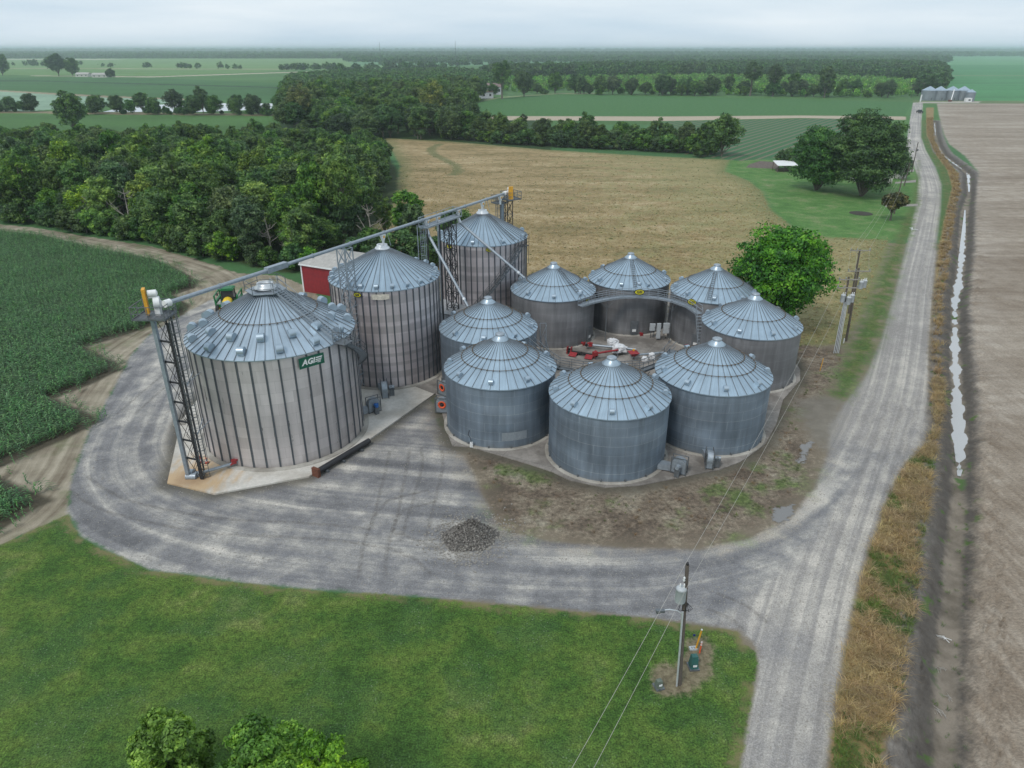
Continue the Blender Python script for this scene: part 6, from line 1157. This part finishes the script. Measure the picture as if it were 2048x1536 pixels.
# ---- uncountable growth, instanced on points
PROTO = {}
def protos(name, meshes):
    c = bpy.data.collections.new(name)
    for i, me in enumerate(meshes): o = bpy.data.objects.new('%s_%02d' % (name, i), me); c.objects.link(o)
    PROTO[name] = c; return c
def stuff(name, pts, coll, scl, rot=None, color=(1, 1, 1), z=None, tilt=0., sclz=None):
    n = len(pts); me = bpy.data.meshes.new(name); me.vertices.add(n); co = np.zeros((n, 3)); co[:, :2] = np.array(pts)[:, :2]
    if z is not None: co[:, 2] = z
    me.vertices.foreach_set('co', co.ravel().astype('f')); me.update(); r = np.random.default_rng(5)
    me.attributes.new('scl', 'FLOAT', 'POINT').data.foreach_set('value', np.array(scl, 'f')); me.attributes.new('rot', 'FLOAT', 'POINT').data.foreach_set('value', (r.uniform(0, 6.28, n) if rot is None else np.array(rot)).astype('f'))
    o = bpy.data.objects.new(name, me); COL.objects.link(o); o.color = (*color, 1); o['kind'] = 'stuff'
    ng = bpy.data.node_groups.new(name, 'GeometryNodeTree'); ng.interface.new_socket('Geometry', in_out='INPUT', socket_type='NodeSocketGeometry'); ng.interface.new_socket('Geometry', in_out='OUTPUT', socket_type='NodeSocketGeometry')
    N = ng.nodes.new; gi, go = N('NodeGroupInput'), N('NodeGroupOutput'); ci = N('GeometryNodeCollectionInfo'); ci.inputs['Collection'].default_value = coll; ci.inputs['Separate Children'].default_value = True; ci.inputs['Reset Children'].default_value = True
    ip = N('GeometryNodeInstanceOnPoints'); ip.inputs['Pick Instance'].default_value = True
    a = N('GeometryNodeInputNamedAttribute'); a.data_type = 'FLOAT'; a.inputs['Name'].default_value = 'scl'; b = N('GeometryNodeInputNamedAttribute'); b.data_type = 'FLOAT'; b.inputs['Name'].default_value = 'rot'
    cx = N('ShaderNodeCombineXYZ'); cx.inputs[0].default_value = tilt; rv = N('FunctionNodeRandomValue'); rv.data_type = 'INT'; rv.inputs['Min'].default_value = 0; rv.inputs['Max'].default_value = len(coll.objects)-1
    l = ng.links.new; l(gi.outputs[0], ip.inputs['Points']); l(ci.outputs[0], ip.inputs['Instance']); l(rv.outputs['Value'], ip.inputs['Instance Index']) if False else l([x for x in rv.outputs if x.enabled and x.type == 'INT'][0], ip.inputs['Instance Index'])
    l(b.outputs[0], cx.inputs[2]); l(cx.outputs[0], ip.inputs['Rotation']); cs_ = N('ShaderNodeCombineXYZ'); l(a.outputs[0], cs_.inputs[0]); l(a.outputs[0], cs_.inputs[1])
    mm_ = N('ShaderNodeMath'); mm_.operation = 'MULTIPLY'; l(a.outputs[0], mm_.inputs[0]); mm_.inputs[1].default_value = sclz or 1.; l(mm_.outputs[0], cs_.inputs[2]); l(cs_.outputs[0], ip.inputs['Scale']); l(ip.outputs[0], go.inputs[0])
    md = o.modifiers.new('scatter', 'NODES'); md.node_group = ng; return o
def blades(seed, n, h, spread, w, droop, up, nseg=3, mat=None):
    r = np.random.default_rng(seed); m = MB(); lf = []
    for i in range(n):
        a = r.uniform(0, 2*PI); b = r.normal(0, spread, 2); L_ = h*r.uniform(.7, 1.2); pts = []
        for k_ in range(nseg+1):
            f = k_/nseg; out = L_*droop*f*f*1.2; pts.append((b[0]+out*math.cos(a), b[1]+out*math.sin(a), L_*(up*f-droop*.55*f**3)))
        vs = []; px, py = -math.sin(a), math.cos(a)
        for k_, p in enumerate(pts): ww = w*(1-.85*(k_/nseg)**2)*(1 if k_ else .6); vs += [(p[0]+px*ww, p[1]+py*ww, p[2]), (p[0]-px*ww, p[1]-py*ww, p[2])]
        m.add(vs, [(2*k_, 2*k_+1, 2*k_+3, 2*k_+2) for k_ in range(nseg)]); lf += [r.random()]*len(vs)
    me = m.mesh('blades'); me.attributes.new('lf', 'FLOAT', 'POINT').data.foreach_set('value', np.array(lf, 'f')); me.materials.append(mat); return me
def maize(seed):
    r = np.random.default_rng(seed); m = MB(); lf = []; az = r.uniform(0, PI)
    for i in range(9):
        z = .12+i*.11; a = az+(i % 2)*PI+r.normal(0, .35); L_ = r.uniform(.42, .62)*(1 if i < 7 else .7); w = .05; vs = []; px, py = -math.sin(a), math.cos(a)
        for k_ in range(5): f = k_/4; x = L_*f; zz_ = z+L_*(.75*f-.85*f*f); ww = w*(.5+1.6*f-2.05*f*f); vs += [(x*math.cos(a)+px*ww, x*math.sin(a)+py*ww, zz_), (x*math.cos(a)-px*ww, x*math.sin(a)-py*ww, zz_)]
        m.add(vs, [(2*k_, 2*k_+1, 2*k_+3, 2*k_+2) for k_ in range(4)]); lf += [r.uniform(.1, 1)]*10
    me = m.mesh('maize'); me.attributes.new('lf', 'FLOAT', 'POINT').data.foreach_set('value', np.array(lf, 'f')); me.materials.append(M_CORN); return me
cm = protos('maize_plant', [maize(i) for i in range(6)])
dirr = (Vector(poly([(193, 844)])[0])-Vector(poly([(0, 933)])[0])).normalized(); nr_ = Vector((-dirr.y, dirr.x)); cp_ = []
o0 = Vector(poly([(0, 933)])[0]); rr_ = random.Random(4)
pgs = [np.array(c) for c in CORN]
NR = 260; ss = np.arange(-90, 110, .24); pts = []
for kx in range(-60, NR):
    b = np.array(o0)+np.array(nr_)*(kx*.76); q = b[None, :]+np.array(dirr)[None, :]*ss[:, None]; pts.append(q)
pts = np.concatenate(pts); pts += rng.normal(0, .05, pts.shape); dz = pts[:, 1]*cP+CAMH*sP; uu = 1024+FPX*pts[:, 0]/dz; pts = pts[(uu > -260) & (pts[:, 1] > 20)]
ok = np.maximum(sdf(pts, CORN[0], 3), sdf(pts, CORN[1], 3)) > rng.uniform(-.1, .6, len(pts)); pts = pts[ok]
ppt = np.sin(pts[:, 0]*.35)*np.sin(pts[:, 1]*.28+1)*.1; stuff('corn_plants', pts, cm, rng.uniform(.85, 1.25, len(pts))+ppt); print('corn', len(pts))
gm = protos('dry_tuft', [blades(i, 26, .75, .16, .014, .75, .9, 3, M_DRY) for i in range(5)]); gg = protos('green_tuft', [blades(20+i, 24, .6, .15, .015, .6, .9, 3, M_WEED) for i in range(4)])
def fill(zone, dens, ymax, inner=.1, step=None, marg=3.):
    pg = np.array(Z[zone]); lo, hi = pg.min(0), pg.max(0); hi[1] = min(hi[1], ymax); n = int((hi[0]-lo[0])*(hi[1]-lo[1])*dens); q = rng.uniform(lo, hi, (n, 2)); dz = q[:, 1]*cP+CAMH*sP; uu = 1024+FPX*q[:, 0]/dz; q = q[(uu > -150) & (uu < 2250)]; s = sdf(q, Z[zone], marg); return q[s > inner]
q = fill('orange', 9, 75, .15); q = q[q[:, 1] > 20]; nn_ = np.sin(q[:, 0]*.9+2*np.sin(q[:, 1]*.35))*np.sin(q[:, 1]*.45+q[:, 0]*.3)+rng.normal(0, .25, len(q)); g_ = (nn_ > .25) & (q[:, 1] < 58); stuff('dry_roadside_grass', q[~g_], gm, rng.uniform(.7, 1.25, (~g_).sum()), rot=rng.normal(2.6, .7, (~g_).sum()), z=.15, tilt=.0, color=(1., .92, .8)); stuff('green_roadside_grass', q[g_], gg, rng.uniform(.6, 1.1, g_.sum()), z=.15, color=(1.3, 1.15, .8))
q = fill('orange', 2.2, 420, .3); q = q[q[:, 1] >= 75]; stuff('distant_roadside_grass', q, gm, rng.uniform(.9, 1.5, len(q)), z=.15, color=(.95, .83, .7))
q = fill('dry', 1.5, 240, .5); q = q[rng.random(len(q)) < np.clip((240-q[:, 1])/130, 0, 1)]; stuff('hay_grass', q, gm, rng.uniform(.3, .62, len(q)), color=(1.15, 1.1, 1.)); q = fill('dry', .10, 270, 1.); stuff('field_weeds', q, protos('weed', [blades(40+i, 30, .5, .2, .03, .5, .9, 2, M_WEED) for i in range(3)]), rng.uniform(.25, .6, len(q)), color=(1.3, 1.1, 1.))
q = fill('rough', 1.1, 95, .8); nn_ = np.sin(q[:, 0]*.5+1)*np.sin(q[:, 1]*.6)+rng.normal(0, .4, len(q)); a_ = ~(sdf(q, YARD, 3) > -.5); q2 = q[(nn_ > .55) & a_]; stuff('yard_weeds', q2, gg, rng.uniform(.25, .6, len(q2)), color=(1.1, .9, .8)); q3 = q[(nn_ < -.3) & a_]; stuff('yard_dead_grass', q3, gm, rng.uniform(.2, .45, len(q3)), color=(.6, .5, .5))
q = fill('ditch', 2.5, 60, -1.8, marg=4.); q = q[rng.random(len(q)) < .16+.4*(np.sin(q[:, 1]*.9)*np.sin(q[:, 0]*1.4+q[:, 1]*.2) > .62)]; stuff('ditch_weeds', q, gg, rng.uniform(.25, .6, len(q)), z=-.7, color=(1., 1., .8))
# loose stones on the gravel
st = []
for i in range(3):
    r_ = np.random.default_rng(i); m = MB(); v8 = [(sx*r_.uniform(.6, 1), sy*r_.uniform(.6, 1), sz*r_.uniform(.4, .8)) for sx in (-1, 1) for sy in (-1, 1) for sz in (-1, 1)]; m.add(v8, [(0, 1, 3, 2), (4, 6, 7, 5), (0, 4, 5, 1), (2, 3, 7, 6), (0, 2, 6, 4), (1, 5, 7, 3)]); me = m.mesh('stone'); me.materials.append(M_PLANK); st.append(me)
sc_ = protos('stone', st); q = fill('gravel', 5, 70, .3); stuff('loose_stones', q, sc_, rng.uniform(.015, .05, len(q)))
q = np.array([at(940, 1076)[:2]])+rng.normal(0, 1, (1600, 2))*np.array([1.5, 1.45]); dq = np.hypot((q[:, 0]-at(940, 1076)[0])/2.4, (q[:, 1]-at(940, 1076)[1])/2.2); stuff('scattered_pile_stones', q, sc_, rng.uniform(.03, .075, len(q)), z=np.clip(1.0*(1-dq*1.15), 0, .95)+.03)
# distant woods
for reg, v in REST.items(): v = np.array(v); stuff(reg, v[:, :2], protos(reg+'_tree', [TREES[k_][0] for k_ in ('broad0', 'broad1', 'broad2', 'broad3', 'tall0', 'tall1')]), v[:, 2], color=(.95, 1., .95))
fm = []
for i in range(5): c_, cs = crown(200+i, 4.6, .2, 10.5, 14, 900, .62, 0, .85); fm.append(c_)
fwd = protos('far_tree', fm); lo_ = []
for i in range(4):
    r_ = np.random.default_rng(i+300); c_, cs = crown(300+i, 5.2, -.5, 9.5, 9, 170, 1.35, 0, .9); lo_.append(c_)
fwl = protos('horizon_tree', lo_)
def poly_pts(pts, dist, mx_=1e9):
    pg = poly(pts); lo, hi = np.array(pg).min(0), np.array(pg).max(0); n = int(min(mx_, (hi[0]-lo[0])*(hi[1]-lo[1])/dist**2)); q = rng.uniform(lo, hi, (n, 2)); return q[sdf(q, pg, 2.) > 0]
q = poly_pts([(560, 200), (600, 190), (760, 190), (940, 190), (1005, 186), (1010, 178), (960, 150), (900, 146), (700, 153), (585, 160)], 8.5); a1_ = q
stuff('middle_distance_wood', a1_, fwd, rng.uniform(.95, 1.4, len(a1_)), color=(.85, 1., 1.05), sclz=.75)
q = poly_pts([(1300, 196), (1330, 198), (1700, 198), (1830, 196), (1880, 190), (1886, 175), (1885, 140), (1780, 136), (1500, 134), (1400, 136), (1330, 140), (1100, 142), (960, 148), (1000, 170)], 13)
ed = sdf(q, poly([(960, 158), (1100, 160), (1400, 156), (1700, 158), (1840, 168), (1840, 200), (1300, 200), (1120, 190), (1010, 190)]), 30.)
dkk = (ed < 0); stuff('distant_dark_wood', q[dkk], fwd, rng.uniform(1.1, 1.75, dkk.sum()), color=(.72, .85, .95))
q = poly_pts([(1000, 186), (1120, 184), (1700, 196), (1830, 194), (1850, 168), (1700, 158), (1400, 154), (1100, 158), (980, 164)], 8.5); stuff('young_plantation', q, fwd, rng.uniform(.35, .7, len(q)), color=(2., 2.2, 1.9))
for u, v, s, key in ((1004, 198, 1.9, 'airy0'), (1048, 193, 1.9, 'broad0'), (985, 196, 1.1, 'broad1'), (1085, 189, 1.2, 'bush1'), (1110, 187, 1.6, 'broad2'), (1150, 187, 1.5, 'broad3'), (1178, 188, 1.2, 'bush2'), (1225, 189, 1.5, 'broad1'), (1262, 190, 1.3, 'broad0'), (1325, 191, 1.5, 'broad3'), (1375, 190, 1.3, 'broad2'), (1420, 191, 1.6, 'broad1'), (1500, 192, 1.8, 'airy1'), (1545, 193, 1.7, 'airy0'), (1585, 193, 1.5, 'tall0'), (1648, 196, 1.85, 'tall2'), (1735, 196, 1.2, 'bush0'), (1775, 196, 1.3, 'broad0'), (1855, 193, 1.5, 'broad2'), (1835, 192, 1.2, 'broad1')):
    tuv(key, u, v, s, 'tree in the row at the back edge of the soy field' if u not in (1648, 1048) else ('tallest slim dark tree in the row behind the soy field' if u == 1648 else 'round dark tree right of the brown-roofed sheds'), DRK if u not in (1004, 1225) else GRY, 1., 'trees behind the soy field' if u not in (1648, 1048) else None)
for i in range(46):
    f = random.random(); u = 1060+780*f; v = 189+7*f+random.uniform(-3, 0); tuv(random.choice(['broad0', 'broad1', 'broad2', 'broad3', 'bush0', 'tall1']), u, v, random.uniform(.9, 1.45), 'tree in the row at the back edge of the soy field', random.choice([DRK, MID_, GRY]), random.uniform(.75, 1.), 'trees behind the soy field')
P_ = []
for (u0, v0, u1, v1, n) in ((560, 140, 680, 139, 30), (760, 141, 900, 136, 50), (760, 130, 900, 126, 50), (900, 132, 1100, 124, 60), (660, 146, 760, 140, 30), (0, 131, 580, 140, 26), (1290, 131, 1420, 124, 30), (60, 131, 75, 131, 6)):
    for i in range(n): f = rng.random(); p = at(u0+(u1-u0)*f, v0+(v1-v0)*f+rng.normal(0, .25)); P_.append((p.x, p.y))
b_ = []
for (u0, v0, u1, v1, n) in ((180, 228, 600, 231, 42), (0, 224, 70, 224, 10), (60, 130, 300, 131, 8)):
    for i in range(n): f = rng.random(); p = at(u0+(u1-u0)*f, v0+(v1-v0)*f+rng.normal(0, .6)); b_.append((p.x, p.y))
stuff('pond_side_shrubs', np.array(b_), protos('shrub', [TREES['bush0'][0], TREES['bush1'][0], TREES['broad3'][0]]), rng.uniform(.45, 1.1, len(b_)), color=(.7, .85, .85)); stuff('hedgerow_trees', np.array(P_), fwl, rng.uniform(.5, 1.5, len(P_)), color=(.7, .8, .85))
def band(name, v0, v1, u0, u1, n, col, s0=1.3, s1=2.1, dens=None):
    q = []
    for i in range(n):
        t_ = rng.random(); d0, d1 = at(1024, v0).y, at(1024, v1).y; D = d0+(d1-d0)*t_**1.3; u = rng.uniform(u0, u1); q.append(((u-1024)/FPX*(D*cP+CAMH*sP), D))
    q = np.array(q); stuff(name, q, fwl, rng.uniform(s0, s1, n), color=col)
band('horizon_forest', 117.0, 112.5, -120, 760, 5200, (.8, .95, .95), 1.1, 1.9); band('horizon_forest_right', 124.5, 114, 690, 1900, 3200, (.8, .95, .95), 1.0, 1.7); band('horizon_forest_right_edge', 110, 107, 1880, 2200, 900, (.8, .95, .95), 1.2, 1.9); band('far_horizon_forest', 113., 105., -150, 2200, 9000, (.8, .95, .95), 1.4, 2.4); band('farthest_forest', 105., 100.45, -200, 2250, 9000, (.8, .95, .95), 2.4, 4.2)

# ---------------------------------------------------------------- the air
m = MB(); m.box((0, 7600, 24), (38000, 16000, 56)); hz = m.build('haze', None); hz.data.materials.clear(); mh = bpy.data.materials.new('pale_air'); mh.use_nodes = True; nt = mh.node_tree; nt.nodes.clear(); ho = nt.nodes.new('ShaderNodeOutputMaterial'); pv = nt.nodes.new('ShaderNodeVolumePrincipled')
pv.inputs['Color'].default_value = (.84, .94, 1., 1); pv.inputs['Density'].default_value = 1.7e-4; pv.inputs['Anisotropy'].default_value = .6; nt.links.new(pv.outputs[0], ho.inputs['Volume']); hz.data.materials.append(mh); hz['kind'] = 'stuff'
